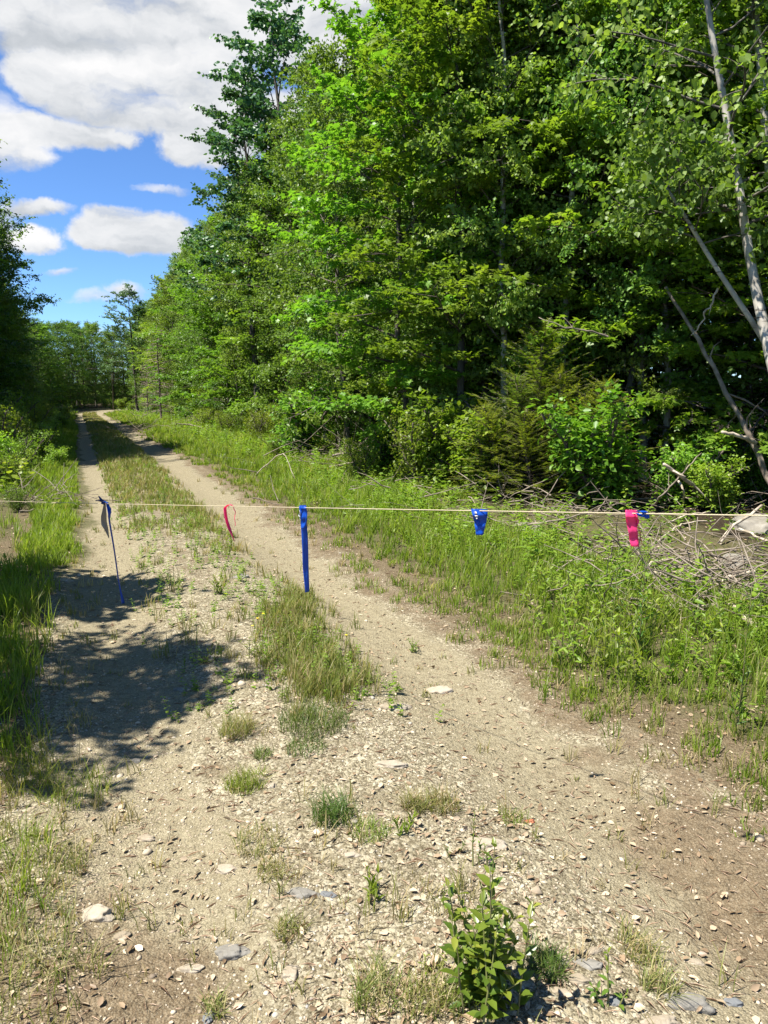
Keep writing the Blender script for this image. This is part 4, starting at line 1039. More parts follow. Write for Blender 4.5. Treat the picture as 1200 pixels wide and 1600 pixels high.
# pink streamer at the right and the blue one looped next to it
root = empty('pink_streamer'); tag(root, 'broad hot pink streamer hanging from the string above the brush', 'streamer')
ribbon('tail', hang(986, [(-2, 797, -.004), (-1, 808, -.006), (2, 825, 0), (4, 840, .004), (6, 854, .006)]), [.024, .029, .027, .026, .023], [10, 18, 8, 20, 12], M['pink_plastic'], root)
ribbon('second_end', hang(990, [(0, 797, .008), (3, 812, .010), (4, 826, .012), (5, 840, .012)]), [.020, .020, .010, .004], [-20, -30, -50, -60], M['pink_plastic'], root)
mb = MB()
for a, b, c in [((3, 812), (8, 830), (14, 852)), ((4, 818), (6, 834), (8, 848)), ((2, 808), (9, 826), (12, 836))]:
    mb.tube(hang(990, [(*a, .01), (*b, .012), (*c, .012)]), .0008, 4)
obj('frayed_threads', mb.mesh('frayed_threads', M['orange_plastic']), root)
root = empty('blue_streamer'); tag(root, 'small blue streamer looped over the string beside the broad pink one', 'streamer')
ribbon('loop', hang(1002, [(-9, 801, -.004), (-5, 798, -.012), (2, 798.5, -.014), (8, 803, -.012), (9, 810, -.006)]), [.012, .016, .02, .020, .014], [60, 40, 20, 20, 30], M['blue_plastic'], root)
ribbon('short_end', hang(1000, [(-4, 802, -.002), (0, 805, -.004), (5, 807, -.004), (9, 808, -.002)]), [.010, .018, .018, .012], [30, 25, 20, 20], M['blue_plastic'], root)

# ------------------------------------------------------------------ stones
def stone(name, px, py, wp, hp, mat, label, cat, group, rough=.24, flat=None, sink=.35, rz=None):
    p = gp(px, py + hp * .35); dep = p[1] * CP + (CAM_H - p[2]) * SP
    w = wp / F * dep / 2; tilt = math.asin(min(1, (CAM_H - p[2]) / max(.1, np.linalg.norm(p - [0, 0, CAM_H]))))
    h = hp / F * dep / 2
    hz = flat if flat is not None else max(.25 * w, min(h * .9, w * .75)); dy = min(max((h - hz * math.cos(tilt) * .6) / max(.15, math.sin(tilt)), .35 * w), w * 1.5)
    V, Fc = I4; sd = random.random() * 100; out = np.zeros_like(V)
    for i, q in enumerate(V):
        vv = Vector(q)
        k = 1 + rough * 1.6 * mnoise.noise(vv * 1.3 + Vector((sd, 0, 0))) + rough * .7 * mnoise.noise(vv * 3.1 + Vector((0, sd, 0))) + rough * .25 * mnoise.noise(vv * 8 + Vector((0, 0, sd)))
        out[i] = q * k
    out[:, 2] = np.clip(out[:, 2], -1, .82 + .1 * out[:, 0])
    o = obj(name, mesh_np(name, out * [w, dy, hz], [Fc], M[mat], rnd=np.full(len(out), .15 + random.random() * (.1 if name == 'boulder' else .5)), smooth=True))
    o.location = (p[0], p[1], p[2] + hz * (.5 - 1.35 * sink)); o.rotation_euler = (random.uniform(-.1, .1), random.uniform(-.1, .1), random.uniform(-.3, .3) if rz is None else rz)
    tag(o, label, cat, group); return o
for a in [(826, 822, 48, 30, 'pale round boulder under a fallen stick, behind the wide blue streamer'), (1190, 814, 75, 44, 'large pale boulder at the right edge behind the leaning grey pole'),
          (1150, 872, 44, 40, 'grey slanting boulder among the brush below the large pale one'), (735, 838, 30, 14, 'small pale boulder half hidden in grass under the wide blue streamer'), (690, 836, 34, 12, 'low flat boulder sunk in the verge left of the wide blue streamer')]:
    stone('boulder', a[0], a[1] - a[3] * .1, a[2], a[3] * 1.1, 'boulder', a[4], 'boulder', 'boulders along the forest edge', rough=.22)
ST = [(365, 1480, 58, 30, 'grey_stone', 'smooth grey rounded stone between the ruts near the bottom left'), (298, 1508, 44, 18, 'pale_stone', 'flat cream stone just left of a white rounded one near the bottom'),
      (455, 1510, 24, 32, 'pale_stone', 'bright white egg shaped stone standing in the gravel'), (326, 1572, 18, 52, 'blue_stone', 'narrow blue grey slab pointing away at the bottom edge'),
      (150, 1420, 54, 30, 'pale_stone', 'pale speckled stone at the edge of the left grass'), (190, 1458, 30, 18, 'pale_stone', 'small cream stone on the brown soil of the left rut'),
      (473, 1390, 46, 20, 'grey_stone', 'blue grey flat stone in the middle gravel beside a smaller one'), (514, 1394, 24, 12, 'blue_stone', 'small bluish stone right beside a flat grey one'),
      (757, 1312, 72, 26, 'pale_stone', 'broad flat tan stone behind the leafy foreground plant'), (612, 1190, 52, 18, 'pale_stone', 'flat pale stone in the gravel just past the middle grass clump'),
      (405, 1212, 28, 18, 'pale_stone', 'white stone beside the yellow green grass tuft'), (424, 1224, 18, 12, 'pale_stone', 'smaller white stone right of the one by the yellow green tuft'),
      (1072, 1556, 84, 34, 'grey_stone', 'long grey slab at the bottom right'), (1146, 1562, 32, 18, 'blue_stone', 'small grey stone to the right of the long grey slab'),
      (1030, 1590, 60, 24, 'pale_stone', 'broken cream stone at the bottom edge below the grey slab'), (918, 1502, 52, 14, 'grey_stone', 'thin grey flake of rock right of the foreground plant'),
      (925, 1482, 30, 14, 'pale_stone', 'cream stone behind a thin grey flake of rock'), (686, 1074, 38, 16, 'pale_stone', 'tan stone on the left margin of the right rut'),
      (615, 1102, 56, 10, 'pale_stone', 'long low pale stone beside the right rut'), (827, 1281, 22, 9, 'rust_stone', 'rust red stone in the gravel right of the tall thin weed'),
      (285, 1074, 26, 10, 'grey_stone', 'flat grey stone by the leaf shadows on the left rut'), (230, 1306, 30, 14, 'pale_stone', 'cream stone in the left gravel'),
      (355, 1352, 36, 18, 'pale_stone', 'pale double lobed stone in the centre gravel'), (1000, 1416, 26, 10, 'pale_stone', 'pale stone beside the brown soil of the right rut'),
      (376, 898, 26, 10, 'grey_stone', 'grey stone at the foot of the green weed past the string'), (104, 905, 22, 8, 'pale_stone', 'white flat stone beside the left rut before the string'),
      (410, 978 + 60, 14, 8, 'grey_stone', 'dark grey pebble at the left side of the middle grass clump'), (905, 1525, 40, 22, 'pale_stone', 'cream stone cluster member beside the small stalked weed'),
      (550, 1332, 24, 12, 'pale_stone', 'pale stone left of the rosette weed'), (212, 1186, 24, 10, 'grey_stone', 'grey stone in the dappled leaf shadow'),
      (960, 1560, 26, 18, 'blue_stone', 'dark blue stone left of the long grey slab'), (880, 1546, 30, 16, 'pale_stone', 'cream stone just right of the foreground plant'), (1085, 1500, 30, 12, 'pale_stone', 'pale flake on the soil above the long grey slab')]
for a in ST:
    stone('stone', *a[:5], a[5], 'stone', 'stones bedded in the road', sink=.42)

# ------------------------------------------------------------------ dead wood
random.seed(404)
def stick(pts, r0, r1, mat='dead_wood', label=None, name='fallen_branch', cat='branch', group='dead branches on the forest edge', twigs=0, jit=.012, seed=1):
    r = np.random.default_rng(seed); P = np.array(pts, float); n = max(8, len(P) * 4)
    t = np.linspace(0, 1, len(P)); tt = np.linspace(0, 1, n); Q = np.stack([np.interp(tt, t, P[:, k]) for k in range(3)], -1)
    for _ in range(2): Q[1:-1] = (Q[:-2] + 2 * Q[1:-1] + Q[2:]) / 4
    Q[1:-1] += r.normal(0, jit, (n - 2, 3))
    mb = MB(); mb.tube(Q, np.linspace(r0, r1, n) * r.uniform(.88, 1.12, n), 7)
    if not twigs:
        o = obj(name, mb.mesh(name, M[mat])); tag(o, label, cat, group); return o
    root = empty(name); tag(root, label, cat, group)
    obj('stem', mb.mesh(name + '_stem', M[mat]), root)
    L = np.linalg.norm(Q[-1] - Q[0])
    for k in range(twigs):
        s = r.uniform(.25, .95); i = int(s * (n - 1)); d = nrm((nrm((Q[-1] - Q[0])[None])[0] * .6 + r.normal(0, .6, 3))[None])[0]
        l = L * r.uniform(.08, .22); q = [Q[i]]
        for j in range(3): d = nrm((d + r.normal(0, .25, 3))[None])[0]; q.append(q[-1] + d * l / 3)
        b = MB(); b.tube(np.array(q), np.linspace(r1 * .8 + .002, .0015, 4), 4); obj('twig', b.mesh('twig', M[mat]), root)
    return root
def G(px, py, h=0.02): return gp(px, py, h)
stick([gp(1225, 815), dp(1203, 750, 9.0), dp(1178, 693, 9.1), dp(1150, 638, 9.3), dp(1100, 545, 9.5), dp(1040, 448, 9.8)], .045, .02, 'dead_wood', 'bare grey dead trunk leaning left out of the brush at the right', 'dead_tree', 'dead tree', None, twigs=7, jit=.01, seed=5)
stick([dp(1180, 692, 9.05), dp(1160, 682, 8.9), dp(1128, 675, 8.8)], .03, .018, 'pale_wood', 'stubby broken branch jutting left from behind the leaning dead trunk', twigs=0)
stick([dp(1122, 450, 9.3), dp(1112, 478, 9.3), dp(1102, 488, 9.3), dp(1088, 517, 9.35), dp(1080, 524, 9.4)], .014, .006, 'pale_wood', 'crooked bare twig hanging beside the leaning dead trunk', twigs=3)
stick([dp(950, 526, 9.3), dp(918, 516, 9.2), dp(880, 512, 9.2), dp(842, 496, 9.3)], .013, .004, 'dead_wood', 'pale drooping dead branch in the dark forest above the cedar bush', twigs=4)
W = [([G(1112, 778), dp(1075, 752, 8.6), dp(1037, 725, 8.4)], .030, .018, 'pale_wood', 'pale broken pole slanting up left over the brush', 2),
     ([G(1012, 800), dp(1035, 772, 8.5), dp(1062, 745, 8.7), dp(1096, 708, 9.0)], .012, .007, 'dead_wood', 'thin forked branch rising behind the blue loop streamer', 4),
     ([dp(1060, 752, 8.6), dp(1070, 768, 8.4), G(1067, 792)], .014, .009, 'pale_wood', 'short curved branch propped under the pale broken pole', 0),
     ([G(1095, 782), dp(1130, 752, 8.8), dp(1180, 722, 9.2)], .016, .008, 'dead_wood', 'grey branch slanting up to the foot of the leaning dead trunk', 5),
     ([G(1120, 775), dp(1135, 748, 8.9), dp(1142, 740, 8.9)], .018, .012, 'pale_wood', 'short pale stub standing in the brush beside the dead trunk', 0),
     ([G(1125, 848), dp(1140, 826, 7.2), dp(1190, 790, 7.6)], .018, .015, 'pale_wood', 'leaning grey pole in front of the large pale boulder', 0),
     ([G(1018, 852), G(1045, 832, .06), G(1062, 820, .10), G(1085, 816, .10), G(1118, 812, .14)], .012, .006, 'pale_wood', 'long thin bent branch lying right of the broad pink streamer', 3),
     ([G(1045, 815, .1), G(1075, 805, .12), G(1110, 800, .15)], .010, .005, 'pale_wood', 'thin pale branch lying above the bent one', 2),
     ([G(802, 822, .1), G(850, 817, .18), G(918, 803, .2)], .014, .007, 'dead_wood', 'thin stick lying across the pale round boulder', 2),
     ([G(912, 858, .05), G(928, 868, .05), G(948, 882, .03)], .045, .04, 'dead_wood', 'stubby grey log end in the verge left of the pink streamer', 0),
     ([G(952, 884, .03), G(985, 900, .03), G(1010, 910, .03)], .03, .02, 'dark_twig', 'dark rotten branch trailing right from the stubby log', 2),
     ([G(1000, 897, .06), G(1040, 895, .07), G(1088, 891, .06)], .022, .015, 'pale_wood', 'straight pale stick lying level in the brush', 0),
     ([G(998, 895, .03), G(1010, 885, .12), G(1030, 876, .15), G(1048, 874, .12)], .012, .007, 'pale_wood', 'arched pale twig springing from the level stick', 0),
     ([G(1012, 966, .03), G(1035, 952, .05), G(1052, 947, .06), G(1090, 946, .06), G(1138, 949, .04)], .016, .010, 'pale_wood', 'long bowed tan branch lying lowest in the brush', 3),
     ([G(1142, 944, .08), G(1170, 970, .06), G(1215, 1008, .04)], .020, .026, 'pale_wood', 'pale branch running down to the right edge beside the brush', 1),
     ([G(1155, 826, .15), G(1180, 838, .12), G(1215, 852, .1)], .012, .010, 'pale_wood', 'thin pale stick below the large pale boulder', 0),
     ([G(1075, 948, .05), G(1078, 965, .03), G(1076, 990, .02)], .014, .010, 'dead_wood', 'short grey stick crossing below the bowed tan branch', 0),
     ([G(1030, 925, .03), G(1045, 935, .05), G(1060, 942, .05)], .04, .03, 'dead_wood', 'thick weathered stub above the bowed tan branch', 2),
     ([G(1130, 905, .1), G(1155, 896, .14), G(1180, 893, .16)], .020, .012, 'pale_wood', 'bleached forked root in the right brush', 4),
     ([G(985, 830, .1), G(978, 850, .1), G(968, 868, .06)], .012, .008, 'dark_twig', 'dark twig behind the broad pink streamer', 2),
     ([G(400, 742, .05), gp(432, 712, .45), gp(445, 708, .5), G(462, 752, .05)], .010, .006, 'pale_wood', 'pale arched twig bowing over the verge grass', 0),
     ([G(520, 712, .25), G(560, 704, .35), G(600, 708, .25)], .025, .015, 'dead_wood', 'grey branch along the top of the far brush pile', 3),
     ([G(515, 730, .1), G(550, 722, .2), G(598, 726, .1)], .022, .012, 'dead_wood', 'grey branch low on the far brush pile', 3),
     ([G(552, 738, .02), gp(553, 715, .3), gp(556, 700, .6)], .03, .02, 'dead_wood', 'short post like stub in the far brush pile', 0),
     ([G(20, 792, .05), G(45, 784, .1), G(95, 779, .12)], .018, .008, 'dead_wood', 'brown dead branch under the left end of the string', 5),
     ([G(30, 800, .05), G(60, 796, .06), G(88, 800, .04)], .014, .008, 'dead_wood', 'second dead branch lying below the left end of the string', 3),
     ([G(274, 662, .4), G(300, 664, .3), G(322, 670, .2)], .03, .012, 'dead_wood', 'dead branch at the foot of the leafless brown tree', 4)]
for k, (pts, a, b, mt, lb, tw) in enumerate(W):
    stick(pts, a, b, mt, lb, twigs=tw, seed=40 + k, jit=.006)
# white birches bowed over the far bend
for pts, lb in [(([dp(96, 600, 92), dp(104, 586, 92), dp(116, 580, 92), dp(130, 577.5, 92), dp(152, 575.5, 93)]), 'white birch trunk bowed low over the far end of the road'),
                (([dp(100, 590, 96), dp(113, 577, 96), dp(125, 571, 96), dp(140, 564, 97), dp(150, 558, 97)]), 'upper of two white birch trunks bowed over the far road')]:
    stick(pts, .16, .07, 'white_bark' if 'white_bark' in M else 'pale_wood', lb, 'bowed_birch', 'birch', None, twigs=4, jit=.03, seed=len(lb))
stick([gp(177, 640), dp(176.5, 615, 63), dp(175, 585, 63)], .05, .02, 'grey_bark', 'thin bare grey snag standing beside the far road', 'dead_snag', 'snag', None)
# uncountable brush
def brush(name, centres, label, seed):
    r = np.random.default_rng(seed); mb = MB()
    for px, py, n, sp, ln in centres:
        c = gp(px, py)
        for k in range(n):
            p = c + np.array([r.normal(0, sp), r.normal(0, sp * .7), 0]); p[2] = float(zf(p[0], p[1])) + abs(r.normal(.03, .10))
            a = r.uniform(0, 6.28); e = r.normal(.12, .28); d = np.array([math.cos(a) * math.cos(e), math.sin(a) * math.cos(e), math.sin(e)]); l = ln * r.uniform(.3, 1.2)
            q = [p]
            for j in range(4): d = nrm((d + r.normal(0, .18, 3))[None])[0]; q.append(q[-1] + d * l / 4)
            q = np.array(q); q[:, 2] = np.maximum(q[:, 2], zf(q[:, 0], q[:, 1]) + .005)
            w = r.uniform(.002, .008) * (1 + .03 * c[1]); mb.tube(q, np.linspace(w, w * .4, 5), 4, cap=False)
    tag(obj(name, mb.mesh(name, M['dead_wood'])), label, 'brush', kind='stuff')
brush('brush_debris', [(1040, 925, 80, .4, .55), (1090, 950, 80, .4, .55), (1160, 940, 50, .4, .55), (1000, 900, 40, .3, .5), (1130, 900, 60, .4, .6), (1060, 880, 40, .4, .5), (990, 860, 40, .3, .5), (1130, 770, 90, .6, 1.), (1060, 785, 70, .6, .9), (1180, 760, 60, .6, 1.), (870, 815, 60, .6, .6), (790, 790, 50, .6, .7), (560, 722, 160, 1.0, 1.3), (640, 760, 40, .8, .8), (700, 785, 40, .8, .8),
                       (60, 788, 60, .5, .7), (300, 668, 90, 2., 1.6), (340, 672, 60, 2., 1.6), (930, 790, 50, .7, .8), (270, 655, 60, 2.5, 1.8)], 'tangled dead twigs and slash heaped along the forest edge', 61)
# leafless brown tree
def bare_tree(seed, H, RR):
    r = np.random.default_rng(seed); tb = MB(); TP = np.stack([np.zeros(8), np.zeros(8), np.linspace(-.1, H, 8)], -1); TP[1:, :2] += r.normal(0, .04, (7, 2)); tb.tube(TP, np.linspace(.07, .012, 8), 7)
    bb = MB()
    for k in range(60):
        z = H * (.12 + .85 * k / 60); a = k * GA; L = RR * (1 - .75 * z / H) * r.uniform(.6, 1.1); d = np.array([math.cos(a), math.sin(a), r.uniform(-.15, .35)]); q = [np.array([0, 0, z])]
        for j in range(4): d = nrm((d + r.normal(0, .12, 3) + [0, 0, -.05])[None])[0]; q.append(q[-1] + d * L / 4)
        q = np.array(q); bb.tube(q, np.linspace(.02, .006, 5), 4, cap=False)
        for m_ in range(7):
            i = r.integers(1, 4); d2 = nrm((q[i + 1] - q[i] + r.normal(0, L * .2, 3))[None])[0]; l = L * r.uniform(.15, .4)
            bb.tube(np.array([q[i], q[i] + d2 * l * .5, q[i] + d2 * l + [0, 0, -.03]]), [.009, .006, .003], 3, cap=False)
    return tb, bb
tb_, bb_ = bare_tree(71, 5.2, 1.9)
p = gp(252, 660); root = empty('dead_tree', p); tag(root, 'leafless grey brown small tree in front of the green wall of forest', 'dead tree')
obj('trunk', tb_.mesh('dead_trunk', M['dark_twig']), root); obj('branches', bb_.mesh('dead_branches', M['dead_wood']), root)
p = gp(232, 652); r2 = copy_tree(root); r2.location = p; r2.scale = (.8, .8, .75); r2.rotation_euler = (0, 0, 2.); tag(r2, 'smaller leafless brown tree just left of the taller bare one', 'dead tree')

# the slim birches and the leaning birch at the right edge
M['slim'] = M['birch_bark']
def special_birch(path, r0, H, cb, RR, nl, seed, label, **kw):
    g = grow(seed, H, cb, RR, nl, 'birch', None, LEAF6, .085, .78, ns=5, nt=4, nlf=9, r0=r0, path=path, **kw)
    o = tree_thing('birch_tree', g, 'birch_bark', 'grey_bark', 'birch_leaf'); tag(o, label, 'tree', None); return o
b0 = gp(1290, 860)
special_birch([b0 - [0, 0, .2], dp(1215, 600, 8.3), dp(1182, 470, 8.6), dp(1168, 380, 8.7), dp(1150, 260, 8.8), dp(1135, 180, 8.9), dp(1105, 20, 9.), dp(1085, -120, 9.), dp(1075, -260, 9.)], .056, 11, 4.3, 1.7, 24, 81, 'tall slim white birch trunk bending left near the right edge')
b0 = gp(1330, 835)
special_birch([b0 - [0, 0, .2], dp(1235, 500, 9.4), dp(1203, 280, 9.6), dp(1192, 130, 9.8), dp(1176, -20, 9.9), dp(1165, -200, 10.)], .075, 10, 5.0, 1.6, 20, 82, 'slim white birch trunk rising at the very right edge')
b0 = gp(1260, 780)
special_birch([b0, dp(1215, 570, 8.9), dp(1183, 512, 8.9), dp(1132, 440, 8.9), dp(1095, 380, 8.9), dp(1060, 320, 8.9), dp(1035, 285, 8.9)], .028, 5.2, 3.4, 1.0, 14, 83, 'thin birch leaning left with pale leaves at its tip', limb_top=.99)

# the tree out at the left whose leaf shadow falls on the left rut
place('maple2', -3.6, 3.05, 4.6, rz=2.2, wide=.85, label='leafy tree standing left of the left rut, its shade on the gravel', group=None)
place('sap_maple', -4.6, 4.75, 4.0, rz=.6, label='young tree left of the road shading the gravel before the string', group=None)

# ------------------------------------------------------------------ single plants on the road
def herb(name, px, py, stems, label, cat='plant', mat='young_leaf', leafL=.03, lw=.5, pairs=9, spread=.5, seed=0, tmpl=LEAF6, base_r=.02, bare=.08, rise=.25, group=None, top_rnd=True):
    r = np.random.default_rng(seed); p = gp(px, py); root = empty(name, p); tag(root, label, cat, group)
    mb = MB(); P, D, Nn, Ls, Rn = [], [], [], [], []
    for k, (h, dx, dy) in enumerate(stems):
        b = np.array([r.normal(0, base_r), r.normal(0, base_r), -.01]); tip = b + np.array([dx * (.85 if name == 'leafy_plant' else 1), dy, h])
        q = np.stack([b + (tip - b) * s + np.array([dx, dy, 0]) * (s * s - s) * .5 + r.normal(0, .002, 3) for s in np.linspace(0, 1, 6)]); mb.tube(q, np.linspace(.0032, .0012, 6), 5)
        m = max(3, int(pairs * (h / max(s_[0] for s_ in stems)) ** .8)); a0 = r.uniform(0, 3.1)
        for j in range(m):
            s = bare + (1 - bare) * (j + .5) / m; c = np.array([np.interp(s, np.linspace(0, 1, 6), q[:, i]) for i in range(3)])
            for sg in (0, math.pi):
                a = a0 + j * 1.45 + sg + r.normal(0, .25); e = r.normal(rise, .25) + .5 * s ** 4
                P.append(c); D.append([math.cos(a) * math.cos(e), math.sin(a) * math.cos(e), math.sin(e)]); Nn.append(nrm((np.array([0, 0, 1.]) + r.normal(0, .25, 3))[None])[0])
                Ls.append(leafL * r.uniform(.7, 1.2) * (1 - .45 * s ** 3)); Rn.append(np.clip(r.uniform(.1, .65) + .45 * s ** 2 * top_rnd, 0, 1))
    P, D, Nn, Ls, Rn = map(np.array, (P, D, Nn, Ls, Rn)); V, Fc, Rn = leaves(P, D, Nn, Ls, Ls * lw, tmpl, Rn)
    obj('stems', mb.mesh(name + '_stems', M['stem']), root); obj('leaves', mesh_np(name + '_leaves', V, [Fc], M[mat], rnd=Rn), root); return root
r = np.random.default_rng(5)
herb('leafy_plant', 755, 1560, [(.42, .02, .03), (.40, .0, .05), (.33, -.05, .0), (.30, -.07, .02), (.27, .06, .0), (.25, .03, -.05), (.36, -.02, .06), (.30, .05, .05), (.22, -.08, -.04), (.20, .08, .04), (.18, 0, -.08), (.24, .09, -.01), (.26, -.03, -.04), (.16, -.05, -.09), (.15, .06, -.08), (.2, .02, -.02), (.23, -.06, .05), (.31, .03, -.02), (.28, -.04, .02), (.22, .05, .05), (.2, -.09, .0), (.17, .1, .03), (.26, .0, -.06), (.34, .04, .0)],
     'bushy dark green leafy plant with bright tips at the bottom of the road', leafL=.052, lw=.55, pairs=11, seed=1, base_r=.04)
herb('stalked_weed', 945, 1565, [(.16, .0, .02), (.05, .03, 0), (.06, -.03, .0), (.05, .0, -.03)], 'small single stalked weed with pale tip beside the cream stones', leafL=.026, pairs=5, seed=2, bare=.25)
herb('tall_weed', 717, 1338, [(.20, .005, .01), (.06, -.03, .01), (.05, .03, 0)], 'tall thin dark weed in the gravel behind the leafy foreground plant', leafL=.022, lw=.3, pairs=9, seed=3, bare=.4, rise=.6)
herb('tall_weed', 754, 1350, [(.10, .005, .01), (.08, -.01, .01)], 'short weed leaning right of the tall thin dark one', leafL=.02, lw=.4, pairs=6, seed=4, bare=.3, rise=.5)
herb('rosette_weed', 583, 1402, [(.07, .03, .0), (.08, -.02, .02), (.06, .0, -.03), (.07, .02, .03), (.05, -.04, -.01)], 'bright green narrow leaved rosette in the middle gravel', leafL=.045, lw=.28, pairs=4, seed=5, rise=.9, mat='weed_leaf')
herb('rosette_weed', 628, 1305, [(.06, .03, .0), (.06, -.02, .02), (.05, .0, -.03)], 'yellow green narrow leaved weed past the bright rosette', leafL=.05, lw=.22, pairs=4, seed=6, rise=.9, mat='weed_leaf')
herb('yellow_weed', 645, 1030 - 10, [(.10, .0, .02), (.09, .05, 0), (.09, -.05, .02), (.07, .02, -.04)], 'leafy weed at the right side of the middle grass clump', leafL=.03, lw=.35, pairs=6, seed=7, rise=.5, mat='weed_leaf')
herb('yellow_weed', 400, 1025, [(.13, .0, .02), (.12, .06, 0), (.12, -.06, .02), (.10, .02, -.04), (.11, .08, .03), (.10, -.09, 0)], 'yellowish leafy weed at the left side of the middle grass clump', leafL=.03, lw=.4, pairs=7, seed=8, rise=.5, mat='weed_leaf')
herb('yellow_weed', 325, 1035, [(.10, .02, .02), (.08, .06, 0), (.07, -.06, .0), (.09, .1, .0), (.06, -.1, 0)], 'low yellow green weed in the gravel of the centre left', leafL=.03, lw=.4, pairs=5, seed=9, rise=.5, mat='weed_leaf')
herb('green_weed', 341, 928, [(.16, .0, .0), (.15, .06, 0), (.15, -.06, .02), (.12, .1, -.02), (.13, -.1, 0), (.14, .03, .05)], 'bright green bushy weed in the gravel past the string', leafL=.035, lw=.4, pairs=8, seed=10, rise=.5, mat='weed_leaf')
herb('green_weed', 360, 860, [(.22, .0, .0), (.2, .06, 0), (.16, -.06, .02), (.18, .1, -.02)], 'leafy weed in the centre strip below the thin pink streamer', leafL=.04, lw=.4, pairs=8, seed=11, rise=.5, mat='weed_leaf')
herb('green_weed', 305, 870, [(.24, .0, .0), (.16, .05, 0)], 'thin dark upright weed left of the thin pink streamer', leafL=.035, lw=.3, pairs=8, seed=12, rise=.6, mat='dark_leaf')
herb('green_weed', 255, 790, [(.35, .0, .0), (.3, .08, 0), (.25, -.08, 0)], 'upright leafy weed between the ruts behind the string', leafL=.05, lw=.35, pairs=9, seed=13, rise=.6, mat='dark_leaf')
herb('green_weed', 352, 1068, [(.05, .0, .0), (.04, .03, 0), (.04, -.03, 0)], 'tiny green weed in the gravel right of the leaf shadows', leafL=.02, lw=.4, pairs=4, seed=14, mat='weed_leaf')
herb('seedling', 680, 1510, [(.06, .0, .0), (.05, .02, 0)], 'yellow green seedling left of the leafy foreground plant', leafL=.022, lw=.4, pairs=4, seed=15, mat='weed_leaf')
herb('seedling', 700, 1420, [(.08, .0, .0)], 'thin yellowish seedling behind the leafy foreground plant at its left', leafL=.018, lw=.4, pairs=5, seed=16, mat='weed_leaf')
herb('broadleaf_plant', 28, 770, [(.55, .0, .0), (.45, .2, 0), (.5, -.2, .1), (.35, .35, -.1), (.4, -.35, -.1)], 'big leaved green plant at the left edge above the string', leafL=.14, lw=.8, pairs=7, seed=17, rise=.2, mat='weed_leaf', base_r=.08)
herb('broadleaf_plant', 10, 905, [(.2, .0, .0), (.18, .1, 0), (.16, -.1, .1)], 'small bright leafy plant on the brown bank at the left', leafL=.07, lw=.5, pairs=5, seed=18, rise=.3, mat='weed_leaf', base_r=.05)
# tall weeds and leafy patches of the right verge
for k, (px, py, h, nn, lb) in enumerate([(905, 1040, .42, 9, 'dense mid green leafy weed patch lowest on the right verge'), (955, 975, .42, 9, 'leafy weed clump behind the lowest patch on the right verge'), (1005, 1010, .40, 8, 'leafy weed clump right of the lowest verge patch'), (880, 985, .35, 7, 'leafy weed clump on the road side of the verge weeds'),
                                   (975, 900, .38, 7, 'leafy weed clump in front of the grey log end'), (860, 940, .32, 6, 'low leafy weed clump left of the verge weeds'), (1090, 1060, .35, 7, 'pale narrow leaved weed clump near the right edge'), (1040, 1040, .38, 7, 'weed clump between the leafy patch and the right edge'), (940, 1060, .34, 7, 'weed clump at the foot of the right verge'),
                                   (770, 880, .32, 6, 'leafy weed under the wide blue streamer'), (640, 850, .3, 6, 'leafy weed in the verge right of the long blue streamer'), (1160, 1020, .36, 6, 'weed clump by the pale branch at the right edge')]):
    rr = np.random.default_rng(100 + k)
    herb('verge_weed', px, py, [(h * rr.uniform(.6, 1.05), rr.normal(0, .12), rr.normal(0, .10)) for _ in range(nn)], lb, leafL=.06, lw=.38, pairs=9, seed=120 + k, rise=.35, mat='weed_leaf', base_r=.12, group='leafy weeds on the right verge')
for k, (px, py, h, lb) in enumerate([(1155, 1150, .75, 'tall dark stalk with a few narrow leaves near the right edge'), (1005, 1030, .62, 'tall dark weed stalk standing over the verge weeds'), (962, 980, .55, 'thin upright stalk beside the tall dark one on the verge')]):
    herb('weed_stalk', px, py, [(h, .02, .02), (h * .45, .05, 0), (h * .35, -.05, .02)], lb, leafL=.06, lw=.18, pairs=14, seed=150 + k, rise=.7, mat='dark_leaf', bare=.2)
def tuft(px, py, n, h, rad, mat, label, seed, w=.0026):
    r = np.random.default_rng(seed); p = gp(px, py); a = r.uniform(0, 6.28, n); q = rad * np.sqrt(r.uniform(0, 1, n)); P = np.stack([q * np.cos(a), q * np.sin(a), 0 * q - .008], -1)
    o = obj('grass_tuft', blades('grass_tuft', P, h * r.uniform(.45, 1.15, n), np.full(n, w), None, M[mat], lean=(.2, 1.1), r=r)); o.location = p; tag(o, label, 'grass tuft', 'grass tufts among the gravel'); return o
